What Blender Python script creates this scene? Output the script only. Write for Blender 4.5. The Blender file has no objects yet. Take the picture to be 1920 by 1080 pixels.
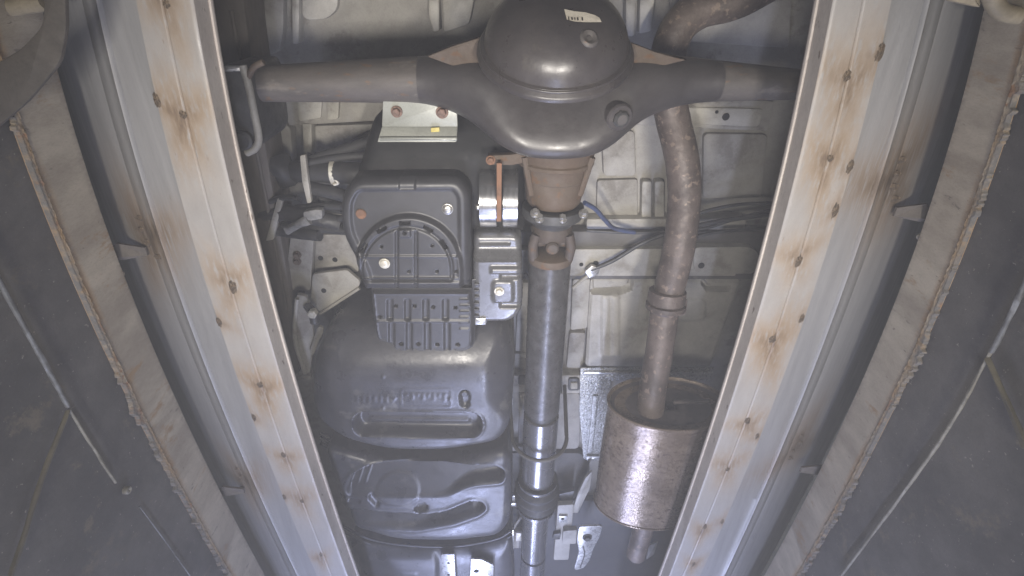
import bpy, bmesh, math, random
import numpy as np
from mathutils import Vector, Matrix, noise as mnoise

SC = bpy.context.scene
COL = SC.collection
random.seed(7)
rng = np.random.default_rng(11)

# ------------------------------------------------------------------ camera
PITCH = math.radians(59.2)
YAW = 0.0138
FPX = 1000.0                                   # focal length in pixels of a 1920 wide picture
D = Vector((math.sin(YAW) * math.cos(PITCH), math.cos(YAW) * math.cos(PITCH), math.sin(PITCH)))
RT = Vector((math.cos(YAW), -math.sin(YAW), 0.0))
UP = RT.cross(D)
cd = bpy.data.cameras.new('camera')
cd.sensor_width = 36.0
cd.lens = 36.0 * FPX / 1920.0
cd.clip_start = 0.01
cd.clip_end = 100.0
cam = bpy.data.objects.new('camera', cd)
COL.objects.link(cam)
cam.matrix_world = Matrix((
    (RT.x, UP.x, -D.x, 0), (RT.y, UP.y, -D.y, 0), (RT.z, UP.z, -D.z, 0), (0, 0, 0, 1)))
SC.camera = cam

# ------------------------------------------------------------------ world and lamps
wd = bpy.data.worlds.new('World')
SC.world = wd
wd.use_nodes = True
wd.node_tree.nodes['Background'].inputs[0].default_value = (0.95, 0.95, 1.0, 1)
wd.node_tree.nodes['Background'].inputs[1].default_value = 0.06


def area(name, loc, target, size, size_y, power, col, spread):
    l = bpy.data.lights.new(name, 'AREA')
    l.shape = 'RECTANGLE'
    l.size, l.size_y, l.energy, l.color = size, size_y, power, col
    l.spread = math.radians(spread)
    o = bpy.data.objects.new(name, l)
    COL.objects.link(o)
    o.location = loc
    o.rotation_euler = (Vector(target) - Vector(loc)).to_track_quat('-Z', 'Y').to_euler()
    return o


area('pit_lamp_left', (-0.28, 0.30, -0.70), (-0.14, 0.48, 1.2), 0.06, 0.34, 5.0, (1.0, 0.94, 0.86), 66)
area('pit_lamp_right', (0.32, 0.30, -0.70), (0.18, 0.48, 1.2), 0.06, 0.34, 5.0, (1.0, 0.94, 0.86), 66)
area('pit_lamp_front', (0.10, 2.30, -0.40), (0.10, 2.1, 1.2), 0.045, 2.2, 33.0, (0.64, 0.70, 1.0), 140)
area('pit_lamp_far', (-0.30, 3.20, -0.40), (-0.2, 2.6, 1.2), 0.08, 1.2, 28.0, (0.54, 0.61, 1.0), 140)

SC.view_settings.view_transform = 'Standard'
SC.view_settings.look = 'None'
SC.view_settings.gamma = 1.0
SC.view_settings.exposure = 0.0
SC.view_settings.use_curve_mapping = False
SC.render.engine = 'CYCLES'
SC.cycles.use_denoising = True
SC.cycles.max_bounces = 4
SC.cycles.use_adaptive_sampling = True
SC.cycles.adaptive_threshold = 0.02
SC.cycles.volume_bounces = 0

# ------------------------------------------------------------------ plan helpers: a place seen at (px, py) at height Z


def ray(px, py):
    u = (px - 960.0) / FPX
    v = (py - 540.0) / FPX
    return D + RT * u - UP * v


def W(px, py, Z):
    r = ray(px, py)
    return r * (Z / r.z)


DV = np.array(D); RV = np.array(RT); UV = np.array(UP)


def Wn(px, py, Z):
    px = np.asarray(px, float); py = np.asarray(py, float)
    u = (px - 960.0) / FPX
    v = (py - 540.0) / FPX
    r = DV[None, :] + u[:, None] * RV[None, :] - v[:, None] * UV[None, :]
    return r * (Z / r[:, 2])[:, None]


# ------------------------------------------------------------------ object helpers
WORLD = {}


def link(name, me, mat, parent=None, label=None, smooth=35.0):
    if me.vertices:
        n = len(me.vertices)
        co = np.empty(n * 3); me.vertices.foreach_get('co', co); co = co.reshape(-1, 3)
        c = (co.min(0) + co.max(0)) / 2
        me.vertices.foreach_set('co', (co - c).ravel())
    else:
        c = np.zeros(3)
    if smooth is not None:
        me.polygons.foreach_set('use_smooth', [True] * len(me.polygons))
        me.set_sharp_from_angle(angle=math.radians(smooth))
    me.update()
    o = bpy.data.objects.new(name, me)
    COL.objects.link(o)
    me.materials.append(MAT[mat])
    WORLD[o.name] = Vector(c)
    if parent is not None:
        o.parent = parent
        o.location = Vector(c) - WORLD[parent.name]
    else:
        o.location = Vector(c)
    if label:
        o['label'] = label
    return o


def root(name, loc, label, cat, group=None):
    o = bpy.data.objects.new(name, None)
    o.empty_display_size = 0.05
    COL.objects.link(o)
    o.location = loc
    WORLD[o.name] = Vector(loc)
    tag(o, label, cat, group)
    return o


def tag(o, label, cat, group=None):
    o['label'] = label
    o['category'] = cat
    if group:
        o['group'] = group
    return o


def mesh_of(name, verts, faces):
    me = bpy.data.meshes.new(name)
    me.from_pydata([tuple(v) for v in verts], [], faces)
    me.validate()
    return me


def bm_mesh(name, bm):
    bmesh.ops.recalc_face_normals(bm, faces=bm.faces[:])
    me = bpy.data.meshes.new(name)
    bm.to_mesh(me)
    bm.free()
    return me


def rounded(poly, r, n=4):
    """px polygon with rounded corners; r one number or one for each corner"""
    out = []
    N = len(poly)
    for i in range(N):
        p0 = Vector(poly[i - 1]); p1 = Vector(poly[i]); p2 = Vector(poly[(i + 1) % N])
        rr = r[i] if isinstance(r, (list, tuple)) else r
        a = p0 - p1; b = p2 - p1
        t = min(rr, a.length * 0.48, b.length * 0.48)
        if t < 0.2:
            out.append((p1.x, p1.y)); continue
        A = p1 + a.normalized() * t; B = p1 + b.normalized() * t
        for k in range(n + 1):
            s = k / n
            q = A * (1 - s) ** 2 + p1 * (2 * s * (1 - s)) + B * s * s
            out.append((q.x, q.y))
    return out


def plate(name, poly, Z, th, mat, parent=None, r=3, bev=0.0015, label=None, dz=None):
    """flat plate whose outline is given in plan; its lower face at Z (dz: tilt, metres of rise for each corner)"""
    pts = rounded(poly, r)
    bm = bmesh.new()
    vs = []
    for (x, y) in pts:
        p = W(x, y, Z)
        if dz:
            p = Vector((p.x, p.y, p.z + dz(x, y)))
        vs.append(bm.verts.new(p))
    f = bm.faces.new(vs)
    g = bmesh.ops.extrude_face_region(bm, geom=[f])
    ev = [e for e in g['geom'] if isinstance(e, bmesh.types.BMVert)]
    bmesh.ops.translate(bm, verts=ev, vec=(0, 0, th))
    if bev:
        lo = set(vs)
        ed = [e for e in bm.edges if e.verts[0] in lo and e.verts[1] in lo]
        bmesh.ops.bevel(bm, geom=ed, offset=bev, segments=2, affect='EDGES', profile=0.5)
    return link(name, bm_mesh(name, bm), mat, parent, label)


def spline(pts, n):
    """Catmull-Rom through 3D points"""
    P = [Vector(p) for p in pts]
    P = [P[0] * 2 - P[1]] + P + [P[-1] * 2 - P[-2]]
    out = []
    for i in range(1, len(P) - 2):
        for k in range(n):
            t = k / n
            a, b, c, d = P[i - 1], P[i], P[i + 1], P[i + 2]
            out.append(0.5 * ((2 * b) + (c - a) * t + (2 * a - 5 * b + 4 * c - d) * t * t + (3 * b - a - 3 * c + d) * t ** 3))
    out.append(P[-2])
    return out


def sweep_mesh(name, pts, radii, seg=14, flat=1.0, wob=0.0):
    n = len(pts)
    if not isinstance(radii, (list, tuple)):
        radii = [radii] * n
    verts, faces = [], []
    up = Vector((0, 0, 1))
    for i, p in enumerate(pts):
        t = (pts[min(i + 1, n - 1)] - pts[max(i - 1, 0)]).normalized()
        a = t.cross(up)
        if a.length < 1e-3:
            a = t.cross(Vector((1, 0, 0)))
        a.normalize()
        b = a.cross(t).normalized()
        for k in range(seg):
            q = 2 * math.pi * k / seg
            rr = radii[i]
            if wob:
                rr *= 1 + wob * mnoise.noise(Vector((p.x * 40 + math.cos(q) * 2, p.y * 40, math.sin(q) * 2)))
            verts.append(p + a * (math.cos(q) * rr) + b * (math.sin(q) * rr * flat))
    for i in range(n - 1):
        for k in range(seg):
            k2 = (k + 1) % seg
            faces.append((i * seg + k, i * seg + k2, (i + 1) * seg + k2, (i + 1) * seg + k))
    faces.append(tuple(range(seg))[::-1])
    faces.append(tuple((n - 1) * seg + k for k in range(seg)))
    return mesh_of(name, verts, faces)


def cable(name, pxs, r, mat, parent, n=6, seg=10, flat=1.0, label=None, wob=0.0):
    """pxs: (px, py, Z) stations"""
    pts = spline([W(*p) for p in pxs], n)
    return link(name, sweep_mesh(name, pts, r, seg, flat, wob), mat, parent, label, 50)


def revolve(name, prof, X0, Z0, mat, parent, seg=40, sz=1.0, label=None, wob=0.0, smooth=30):
    """turned about a line along Y through (X0, Z0); prof = (Y, r)"""
    verts, faces = [], []
    for (Y, r) in prof:
        for k in range(seg):
            q = 2 * math.pi * k / seg
            rr = r
            if wob:
                rr *= 1 + wob * mnoise.noise(Vector((math.cos(q) * 3, math.sin(q) * 3, Y * 30)))
            verts.append((X0 + rr * math.cos(q), Y, Z0 + rr * sz * math.sin(q)))
    n = len(prof)
    for i in range(n - 1):
        for k in range(seg):
            k2 = (k + 1) % seg
            faces.append((i * seg + k, (i + 1) * seg + k, (i + 1) * seg + k2, i * seg + k2))
    faces.append(tuple(range(seg)))
    faces.append(tuple((n - 1) * seg + k for k in range(seg))[::-1])
    return link(name, mesh_of(name, verts, faces), mat, parent, label, smooth)


def lathe_at(name, C, axis, prof, mat, parent, seg=20, label=None, smooth=30):
    """turned about axis through C; prof = (distance along axis, r)"""
    C = Vector(C); a = Vector(axis).normalized()
    e1 = a.cross(Vector((0.3, 0.2, 0.9)))
    if e1.length < 1e-3:
        e1 = a.cross(Vector((1, 0, 0)))
    e1.normalize(); e2 = a.cross(e1)
    verts, faces = [], []
    for (h, r) in prof:
        for k in range(seg):
            q = 2 * math.pi * k / seg
            verts.append(C + a * h + e1 * (r * math.cos(q)) + e2 * (r * math.sin(q)))
    n = len(prof)
    for i in range(n - 1):
        for k in range(seg):
            k2 = (k + 1) % seg
            faces.append((i * seg + k, i * seg + k2, (i + 1) * seg + k2, (i + 1) * seg + k))
    faces.append(tuple(range(seg))[::-1])
    faces.append(tuple((n - 1) * seg + k for k in range(seg)))
    return link(name, mesh_of(name, verts, faces), mat, parent, label, smooth)


def bolt(name, px, py, Z, r, mat, parent, axis=(0, 0, -1), head='hex', h=0.008, label=None):
    """a bolt head with its washer, standing on a surface at height Z"""
    C = W(px, py, Z) if px is not None else Z
    a = Vector(axis).normalized()
    e1 = a.cross(Vector((0.3, 0.2, 0.9))).normalized(); e2 = a.cross(e1)
    bm = bmesh.new()

    def ring(hh, rr, n, ph=0.0):
        return [bm.verts.new(C + a * hh + e1 * (rr * math.cos(2 * math.pi * k / n + ph)) + e2 * (rr * math.sin(2 * math.pi * k / n + ph))) for k in range(n)]

    def drum(levels, n, ph=0.0):
        rs = [ring(hh, rr, n, ph) for hh, rr in levels]
        for A, B in zip(rs, rs[1:]):
            for k in range(n):
                bm.faces.new((A[k], A[(k + 1) % n], B[(k + 1) % n], B[k]))
        bm.faces.new(rs[0][::-1]); bm.faces.new(rs[-1])
    drum([(-0.002, r), (h * 0.22, r), (h * 0.3, r * 0.93)], 18)
    if head == 'hex':
        drum([(h * 0.28, r * 0.72), (h * 0.85, r * 0.72), (h, r * 0.6)], 6, random.random())
    elif head == 'round':
        drum([(h * 0.28, r * 0.9), (h * 0.6, r * 0.78), (h * 0.85, r * 0.5), (h * 0.9, r * 0.15)], 18)
    return link(name, bm_mesh(name, bm), mat, parent, label, 30)


# signed distances in plan pixels -----------------------------------------------------------------
def sd_box(x, y, x0, y0, x1, y1, r=0.0):
    cx, cy = (x0 + x1) / 2, (y0 + y1) / 2
    dx = np.abs(x - cx) - ((x1 - x0) / 2 - r)
    dy = np.abs(y - cy) - ((y1 - y0) / 2 - r)
    return np.hypot(np.maximum(dx, 0), np.maximum(dy, 0)) + np.minimum(np.maximum(dx, dy), 0) - r


def sd_seg(x, y, ax, ay, bx, by, r):
    vx, vy = bx - ax, by - ay
    t = np.clip(((x - ax) * vx + (y - ay) * vy) / (vx * vx + vy * vy + 1e-9), 0, 1)
    return np.hypot(x - ax - vx * t, y - ay - vy * t) - r


def sd_line(x, y, pts, r):
    d = np.full(np.shape(x), 1e9)
    for (a, b) in zip(pts, pts[1:]):
        d = np.minimum(d, sd_seg(x, y, a[0], a[1], b[0], b[1], r))
    return d


def sd_poly(x, y, poly):
    d = np.full(np.shape(x), 1e18)
    inside = np.zeros(np.shape(x), bool)
    N = len(poly)
    for i in range(N):
        ax, ay = poly[i]; bx, by = poly[(i + 1) % N]
        vx, vy = bx - ax, by - ay
        t = np.clip(((x - ax) * vx + (y - ay) * vy) / (vx * vx + vy * vy + 1e-9), 0, 1)
        d = np.minimum(d, (x - ax - vx * t) ** 2 + (y - ay - vy * t) ** 2)
        c = ((ay > y) != (by > y)) & (x < (bx - ax) * (y - ay) / ((by - ay) if by != ay else 1e-9) + ax)
        inside ^= c
    return np.sqrt(d) * np.where(inside, -1, 1)


def sst(e0, e1, x):
    t = np.clip((x - e0) / (e1 - e0), 0, 1)
    return t * t * (3 - 2 * t)


def pit(sd, depth, soft=4.0):
    """rise of a recess whose outline is sd = 0"""
    return depth * sst(soft * 0.5, -soft * 0.5, sd)


def shell(name, bounds, step, sdf, Zref, zf, wall, mat, parent=None, label=None, smooth=40, holes=None):
    """pressed or moulded sheet: outline sdf < 0 in plan, relief zf (metres above Zref), side wall of the given height"""
    x0, y0, x1, y1 = bounds
    xs = np.arange(x0, x1 + step, step, dtype=float); ys = np.arange(y0, y1 + step, step, dtype=float)
    gx, gy = np.meshgrid(xs, ys)
    X = gx.ravel().copy(); Y = gy.ravel().copy()
    f = sdf if holes is None else (lambda a, b: np.maximum(sdf(a, b), -holes(a, b)))
    s = f(X, Y)
    nx, ny = len(xs), len(ys)
    ins = s.reshape(ny, nx) < 0
    keep = ins[:-1, :-1] | ins[1:, :-1] | ins[:-1, 1:] | ins[1:, 1:]
    for _ in range(2):
        o = s > 0
        e = 0.5
        gxn = (f(X + e, Y) - f(X - e, Y)) / (2 * e); gyn = (f(X, Y + e) - f(X, Y - e)) / (2 * e)
        gl = np.maximum(gxn ** 2 + gyn ** 2, 0.05)
        dd = np.clip(s, 0, step * 1.6)
        X = np.where(o, X - dd * gxn / gl, X); Y = np.where(o, Y - dd * gyn / gl, Y)
        s = f(X, Y)
    P = Wn(X, Y, Zref)
    P[:, 2] = Zref + zf(X, Y, s)
    idx = -np.ones(nx * ny, int)
    faces = []
    used = []
    for j, i in zip(*np.nonzero(keep)):
        q = (j * nx + i, j * nx + i + 1, (j + 1) * nx + i + 1, (j + 1) * nx + i)
        for v in q:
            if idx[v] < 0:
                idx[v] = len(used); used.append(v)
        faces.append(tuple(int(idx[v]) for v in q)[::-1])
    bm = bmesh.new()
    vs = [bm.verts.new(P[v]) for v in used]
    for fc in faces:
        try:
            bm.faces.new([vs[k] for k in fc])
        except ValueError:
            pass
    bmesh.ops.dissolve_degenerate(bm, dist=1e-6, edges=bm.edges[:])
    if wall:
        be = [e for e in bm.edges if e.is_boundary]
        g = bmesh.ops.extrude_edge_only(bm, edges=be)
        ev = [e for e in g['geom'] if isinstance(e, bmesh.types.BMVert)]
        bmesh.ops.translate(bm, verts=ev, vec=(0, 0, wall))
    return link(name, bm_mesh(name, bm), mat, parent, label, smooth)


# ------------------------------------------------------------------ materials
MAT = {}


def mat(name, c1, c2=None, rough=0.5, metal=0.0, nscale=12.0, speck=None, sscale=90.0, sthr=0.62, bump=0.15, bscale=60.0,
        stretch=(1, 1, 1), rvar=0.12, stain=None, coat=0.0, speck2=None, s2scale=30.0, s2thr=0.66, spec=0.5, grime=0.13, gscale=21.0):
    m = bpy.data.materials.new(name)
    m.use_nodes = True
    nt = m.node_tree; N = nt.nodes; L = nt.links
    bs = N['Principled BSDF']
    tc = N.new('ShaderNodeTexCoord')
    mp = N.new('ShaderNodeMapping'); mp.inputs['Scale'].default_value = stretch
    L.new(tc.outputs['Object'], mp.inputs['Vector'])

    def noise(scale, detail=5.0, rr=0.6, src=None):
        n = N.new('ShaderNodeTexNoise')
        n.inputs['Scale'].default_value = scale; n.inputs['Detail'].default_value = detail; n.inputs['Roughness'].default_value = rr
        L.new((src or mp.outputs['Vector']), n.inputs['Vector'])
        return n.outputs['Fac']

    def ramp(src, a, b):
        r = N.new('ShaderNodeMapRange'); r.interpolation_type = 'SMOOTHSTEP'
        r.inputs['From Min'].default_value = a; r.inputs['From Max'].default_value = b
        L.new(src, r.inputs['Value'])
        return r.outputs['Result']

    def mix(fac, a, b):
        x = N.new('ShaderNodeMix'); x.data_type = 'RGBA'
        L.new(fac, x.inputs['Factor'])
        for v, s in ((a, x.inputs[6]), (b, x.inputs[7])):
            if isinstance(v, tuple):
                s.default_value = (*v, 1)
            else:
                L.new(v, s)
        return x.outputs[2]
    c2 = c2 or tuple(v * 0.75 for v in c1)
    n1 = noise(nscale)
    col = mix(ramp(n1, 0.35, 0.65), c1, c2)
    if speck:
        col = mix(ramp(noise(sscale, 3.0), sthr, sthr + 0.06), col, speck)
    if speck2:
        col = mix(ramp(noise(s2scale, 6.0, 0.7), s2thr, s2thr + 0.10), col, speck2)
    if stain:
        at = N.new('ShaderNodeAttribute'); at.attribute_name = 'stain'
        sep = N.new('ShaderNodeSeparateColor'); L.new(at.outputs['Color'], sep.inputs['Color'])
        nn = noise(70.0, 4.0)
        for ch, c, k in ((0, stain[0], 0.55), (1, stain[1], 0.75)):
            mu = N.new('ShaderNodeMath'); mu.operation = 'MULTIPLY'
            L.new(sep.outputs[ch], mu.inputs[0]); L.new(ramp(nn, 0.22, k), mu.inputs[1])
            mu.use_clamp = True
            col = mix(mu.outputs[0], col, c)
    if grime:
        def scaled(k, fac):
            x = N.new('ShaderNodeMix'); x.data_type = 'RGBA'; x.blend_type = 'MULTIPLY'
            L.new(fac, x.inputs['Factor']); L.new(col, x.inputs[6]); x.inputs[7].default_value = (*k, 1)
            return x.outputs[2]
        g = grime
        col = scaled((1 - g, 1 - g * 1.05, 1 - g * 1.12), ramp(noise(gscale, 10.0, 0.78), 0.40, 0.62))
        col = scaled((1 - g * 0.7,) * 3, ramp(noise(gscale * 14, 2.0, 0.5), 0.46, 0.66))
    L.new(col, bs.inputs['Base Color'])
    bs.inputs['Metallic'].default_value = metal
    bs.inputs['Specular IOR Level'].default_value = spec
    rr = N.new('ShaderNodeMapRange')
    rr.inputs['From Min'].default_value = 0.3; rr.inputs['From Max'].default_value = 0.7
    rr.inputs['To Min'].default_value = max(0.03, rough - rvar); rr.inputs['To Max'].default_value = min(1, rough + rvar)
    L.new(noise(nscale * 3.1, 4.0), rr.inputs['Value'])
    L.new(rr.outputs['Result'], bs.inputs['Roughness'])
    if coat:
        bs.inputs['Coat Weight'].default_value = coat
        bs.inputs['Coat Roughness'].default_value = 0.25
    if bump:
        b = N.new('ShaderNodeBump')
        b.inputs['Strength'].default_value = bump; b.inputs['Distance'].default_value = 0.004
        L.new(noise(bscale, 6.0), b.inputs['Height'])
        L.new(b.outputs['Normal'], bs.inputs['Normal'])
    MAT[name] = m
    return m


mat('rail_paint', (0.318, 0.303, 0.284), (0.288, 0.274, 0.256), rough=0.5, nscale=7, stretch=(2.5, 0.6, 1), speck=(0.21, 0.18, 0.155), sscale=60, sthr=0.70, bump=0.05,
    grime=0.07, speck2=(0.18, 0.145, 0.12), s2scale=45, s2thr=0.72, stain=((0.30, 0.205, 0.11), (0.12, 0.085, 0.06)))
mat('rail_web', (0.50, 0.455, 0.40), (0.42, 0.375, 0.33), rough=0.55, nscale=9, stretch=(1, 0.4, 1), speck=(0.2, 0.16, 0.13), sscale=70, sthr=0.66, bump=0.05)
mat('galvanised', (0.27, 0.265, 0.258), (0.235, 0.232, 0.226), grime=0.06, rough=0.5, metal=0.2, nscale=8, stretch=(6, 0.35, 6), bump=0.04,
    stain=((0.22, 0.15, 0.085), (0.06, 0.05, 0.04)), speck=(0.19, 0.178, 0.16), sscale=40, sthr=0.68)
mat('weld', (0.095, 0.075, 0.055), (0.17, 0.125, 0.08), rough=0.45, metal=0.5, nscale=120, bump=0.6, bscale=220, speck=(0.5, 0.46, 0.4), sscale=260, sthr=0.66)
mat('angle_plate', (0.44, 0.39, 0.305), (0.29, 0.25, 0.195), rough=0.62, nscale=6, stretch=(1, 1.6, 0.6), bump=0.10, bscale=40, speck=(0.20, 0.175, 0.14), sscale=60, sthr=0.66,
    speck2=(0.30, 0.205, 0.115), s2scale=9, s2thr=0.57, stain=((0.36, 0.215, 0.09), (0.12, 0.10, 0.085)))
mat('rust_crust', (0.30, 0.20, 0.10), (0.30, 0.25, 0.18), rough=0.85, nscale=18, bump=0.7, bscale=90, speck=(0.26, 0.15, 0.08), sscale=30, sthr=0.58, speck2=(0.14, 0.12, 0.10), s2scale=60, s2thr=0.6, stain=((0.15, 0.14, 0.125), (0.1, 0.1, 0.1)))
mat('pit_wall', (0.118, 0.112, 0.104), (0.070, 0.068, 0.067), rough=0.62, nscale=6, bump=0.12, bscale=50, speck=(0.26, 0.245, 0.21), sscale=120, sthr=0.665, speck2=(0.15, 0.132, 0.10), s2scale=10, s2thr=0.58)
mat('wall_strip', (0.17, 0.175, 0.18), (0.10, 0.10, 0.10), rough=0.5, nscale=40, bump=0.2)
mat('wall_tan', (0.13, 0.115, 0.075), (0.095, 0.085, 0.06), rough=0.7, nscale=30, bump=0.2)
mat('cream', (0.26, 0.245, 0.20), (0.17, 0.16, 0.13), rough=0.6, nscale=60)
mat('beige_beam', (0.29, 0.25, 0.175), (0.22, 0.19, 0.135), rough=0.6, nscale=20)
mat('strap', (0.06, 0.053, 0.044), (0.08, 0.07, 0.058), rough=0.75, nscale=25, bump=0.25)

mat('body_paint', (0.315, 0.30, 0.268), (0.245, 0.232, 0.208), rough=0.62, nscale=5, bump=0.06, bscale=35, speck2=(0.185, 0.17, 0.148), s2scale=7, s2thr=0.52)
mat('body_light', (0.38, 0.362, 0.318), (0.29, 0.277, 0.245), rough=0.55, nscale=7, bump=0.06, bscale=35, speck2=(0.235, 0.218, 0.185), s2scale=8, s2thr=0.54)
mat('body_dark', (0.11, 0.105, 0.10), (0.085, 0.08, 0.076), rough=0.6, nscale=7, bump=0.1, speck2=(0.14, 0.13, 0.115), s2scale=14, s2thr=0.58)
mat('hole', (0.012, 0.012, 0.012), rough=0.9, bump=0, grime=0)
mat('axle_paint', (0.085, 0.078, 0.078), (0.10, 0.092, 0.088), rough=0.48, nscale=9, bump=0.14, bscale=45, speck=(0.15, 0.10, 0.07), sscale=48, sthr=0.66, speck2=(0.17, 0.15, 0.14), s2scale=20, s2thr=0.62)
mat('diff_paint', (0.048, 0.044, 0.047), (0.066, 0.060, 0.060), rough=0.36, nscale=9, bump=0.07, bscale=90, rvar=0.12, coat=0.1, speck=(0.10, 0.085, 0.07), sscale=120, sthr=0.70, speck2=(0.088, 0.08, 0.074), s2scale=12, s2thr=0.60)
mat('tube_dusty', (0.105, 0.092, 0.083), (0.082, 0.074, 0.068), rough=0.62, nscale=11, stretch=(0.6, 1.5, 1.5), bump=0.22, bscale=60, speck=(0.13, 0.085, 0.055), sscale=40, sthr=0.60, speck2=(0.15, 0.135, 0.12), s2scale=18, s2thr=0.58)
mat('dark_rust', (0.052, 0.042, 0.036), (0.068, 0.052, 0.042), rough=0.7, nscale=30, bump=0.3, speck=(0.10, 0.06, 0.035), sscale=60, sthr=0.6)
mat('diff_face', (0.045, 0.042, 0.043), (0.055, 0.05, 0.05), rough=0.38, nscale=9, bump=0.06, bscale=50, rvar=0.1, speck2=(0.14, 0.13, 0.12), s2scale=35, s2thr=0.70)
mat('rusty_iron', (0.082, 0.057, 0.039), (0.095, 0.072, 0.053), rough=0.75, nscale=14, bump=0.3, bscale=70, speck=(0.115, 0.068, 0.038), sscale=35, sthr=0.60)
mat('rust_orange', (0.20, 0.10, 0.055), (0.15, 0.082, 0.05), rough=0.8, nscale=50, bump=0.3)
mat('rust_bolt', (0.20, 0.12, 0.09), (0.14, 0.09, 0.07), rough=0.7, nscale=90, bump=0.4)
mat('dark_iron', (0.075, 0.075, 0.075), (0.055, 0.055, 0.055), rough=0.5, metal=0.3, nscale=25, bump=0.15)
mat('bolt_steel', (0.55, 0.54, 0.52), (0.40, 0.39, 0.37), rough=0.35, metal=0.8, nscale=90, bump=0.1)
mat('bolt_pale', (0.62, 0.60, 0.52), (0.5, 0.47, 0.4), rough=0.45, metal=0.2, nscale=90, bump=0.1)
mat('shaft_zinc', (0.088, 0.086, 0.087), (0.056, 0.055, 0.056), rough=0.36, metal=0.25, nscale=42, bump=0.08, bscale=60, speck=(0.07, 0.063, 0.063), sscale=80, sthr=0.58)
mat('shaft_smooth', (0.24, 0.24, 0.25), (0.21, 0.21, 0.22), rough=0.27, metal=0.7, nscale=5, bump=0, rvar=0.04)
mat('exhaust_rust', (0.135, 0.108, 0.094), (0.075, 0.060, 0.053), rough=0.55, metal=0.2, nscale=16, bump=0.4, bscale=70, speck=(0.20, 0.155, 0.125), sscale=60, sthr=0.58, speck2=(0.065, 0.045, 0.038), s2scale=80, s2thr=0.60)
mat('muffler_skin', (0.24, 0.188, 0.142), (0.155, 0.118, 0.09), rough=0.25, metal=0.38, nscale=14, bump=0.16, bscale=170, rvar=0.1, speck=(0.115, 0.082, 0.062), sscale=85, sthr=0.57, speck2=(0.30, 0.255, 0.21), s2scale=60, s2thr=0.62)
mat('muffler_cap', (0.095, 0.08, 0.078), (0.075, 0.064, 0.062), rough=0.42, metal=0.3, nscale=14, bump=0.06)
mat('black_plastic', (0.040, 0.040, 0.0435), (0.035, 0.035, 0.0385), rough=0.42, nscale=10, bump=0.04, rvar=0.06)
mat('black_deep', (0.024, 0.024, 0.025), (0.020, 0.020, 0.021), rough=0.65, spec=0.15, nscale=10, bump=0.04)
mat('grey_plastic', (0.046, 0.046, 0.050), (0.040, 0.040, 0.044), rough=0.42, nscale=12, bump=0.05, rvar=0.06)
mat('grey_shield', (0.15, 0.15, 0.155), (0.125, 0.125, 0.13), rough=0.3, metal=0.35, nscale=8, bump=0.04)
mat('tank_plastic', (0.054, 0.054, 0.061), (0.044, 0.044, 0.050), rough=0.35, nscale=6, bump=0.10, bscale=130, rvar=0.12, speck=(0.075, 0.073, 0.072), sscale=150, sthr=0.66, speck2=(0.092, 0.090, 0.088), s2scale=13, s2thr=0.57)
mat('zinc_bracket', (0.36, 0.37, 0.335), (0.31, 0.32, 0.29), rough=0.38, metal=0.15, nscale=14, bump=0.03)
mat('chrome_band', (0.42, 0.42, 0.43), (0.35, 0.35, 0.36), rough=0.22, metal=0.85, nscale=18, stretch=(8, 1, 1), bump=0.02, rvar=0.06)
mat('shiny_steel', (0.62, 0.62, 0.61), (0.52, 0.52, 0.51), rough=0.3, metal=0.6, nscale=20, bump=0.05)
mat('foil_shield', (0.50, 0.50, 0.47), (0.36, 0.36, 0.34), rough=0.3, metal=0.6, nscale=50, bump=1.0, bscale=150)
mat('rubber', (0.035, 0.035, 0.037), (0.045, 0.045, 0.047), rough=0.6, nscale=20, bump=0.1)
mat('cable_black', (0.045, 0.045, 0.046), (0.035, 0.035, 0.036), rough=0.5, nscale=30, bump=0.05)
mat('cable_blue', (0.055, 0.075, 0.15), (0.05, 0.06, 0.11), rough=0.5, nscale=30, bump=0.05)
mat('grey_tape', (0.22, 0.215, 0.21), (0.15, 0.15, 0.148), rough=0.7, nscale=60, bump=0.4)
mat('spring_steel', (0.125, 0.108, 0.092), (0.10, 0.088, 0.076), rough=0.65, nscale=10, stretch=(3, 0.6, 3), bump=0.15)
mat('paper_tag', (0.60, 0.56, 0.48), (0.52, 0.48, 0.41), rough=0.7, nscale=40, bump=0.02)
mat('ink', (0.03, 0.027, 0.022), rough=0.7, bump=0)
mat('yellow_tab', (0.60, 0.52, 0.16), (0.5, 0.42, 0.13), rough=0.5, nscale=40)

# ------------------------------------------------------------------ pit sides: rails, channels, edge plates and walls
ZR = 0.85


def edge(pys, pxs):
    co = np.polyfit(np.array(pys, float), np.array(pxs, float), 2)
    dv = np.polyder(co)

    def f(y):
        y = np.asarray(y, float)
        yc = np.clip(y, -20, 1100)
        return np.polyval(co, yc) + np.polyval(dv, yc) * (y - yc)
    return f


EDG = {
    'L': dict(out=edge([0, 360, 720, 1080], [255, 337, 449, 595]), seam=edge([0, 360, 700, 1080], [303, 384, 483, 622]),
              fold=edge([0, 360, 720, 1080], [362, 434, 531, 652]), lip=edge([0, 360, 720, 1080], [396, 463, 555, 671]),
              ridge=edge([0, 360, 720, 1080], [188, 281, 403, 563]), top=edge([130, 360, 720, 1080], [107, 176, 317, 497]),
              rust=edge([227, 360, 720, 1080], [37, 75, 230, 433])),
    'R': dict(out=edge([0, 360, 720, 1080], [1672, 1582, 1465, 1312]), seam=edge([0, 360, 720, 1080], [1620, 1535, 1424, 1280]),
              fold=edge([0, 360, 720, 1080], [1562, 1485, 1380, 1255]), lip=edge([0, 360, 720, 1080], [1530, 1456, 1358, 1235]),
              ridge=edge([0, 360, 720, 1080], [1737, 1632, 1513, 1352]), top=edge([30, 360, 720, 1080], [1842, 1753, 1613, 1433]),
              rust=edge([83, 360, 700, 1080], [1917, 1843, 1703, 1497])),
}
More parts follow.
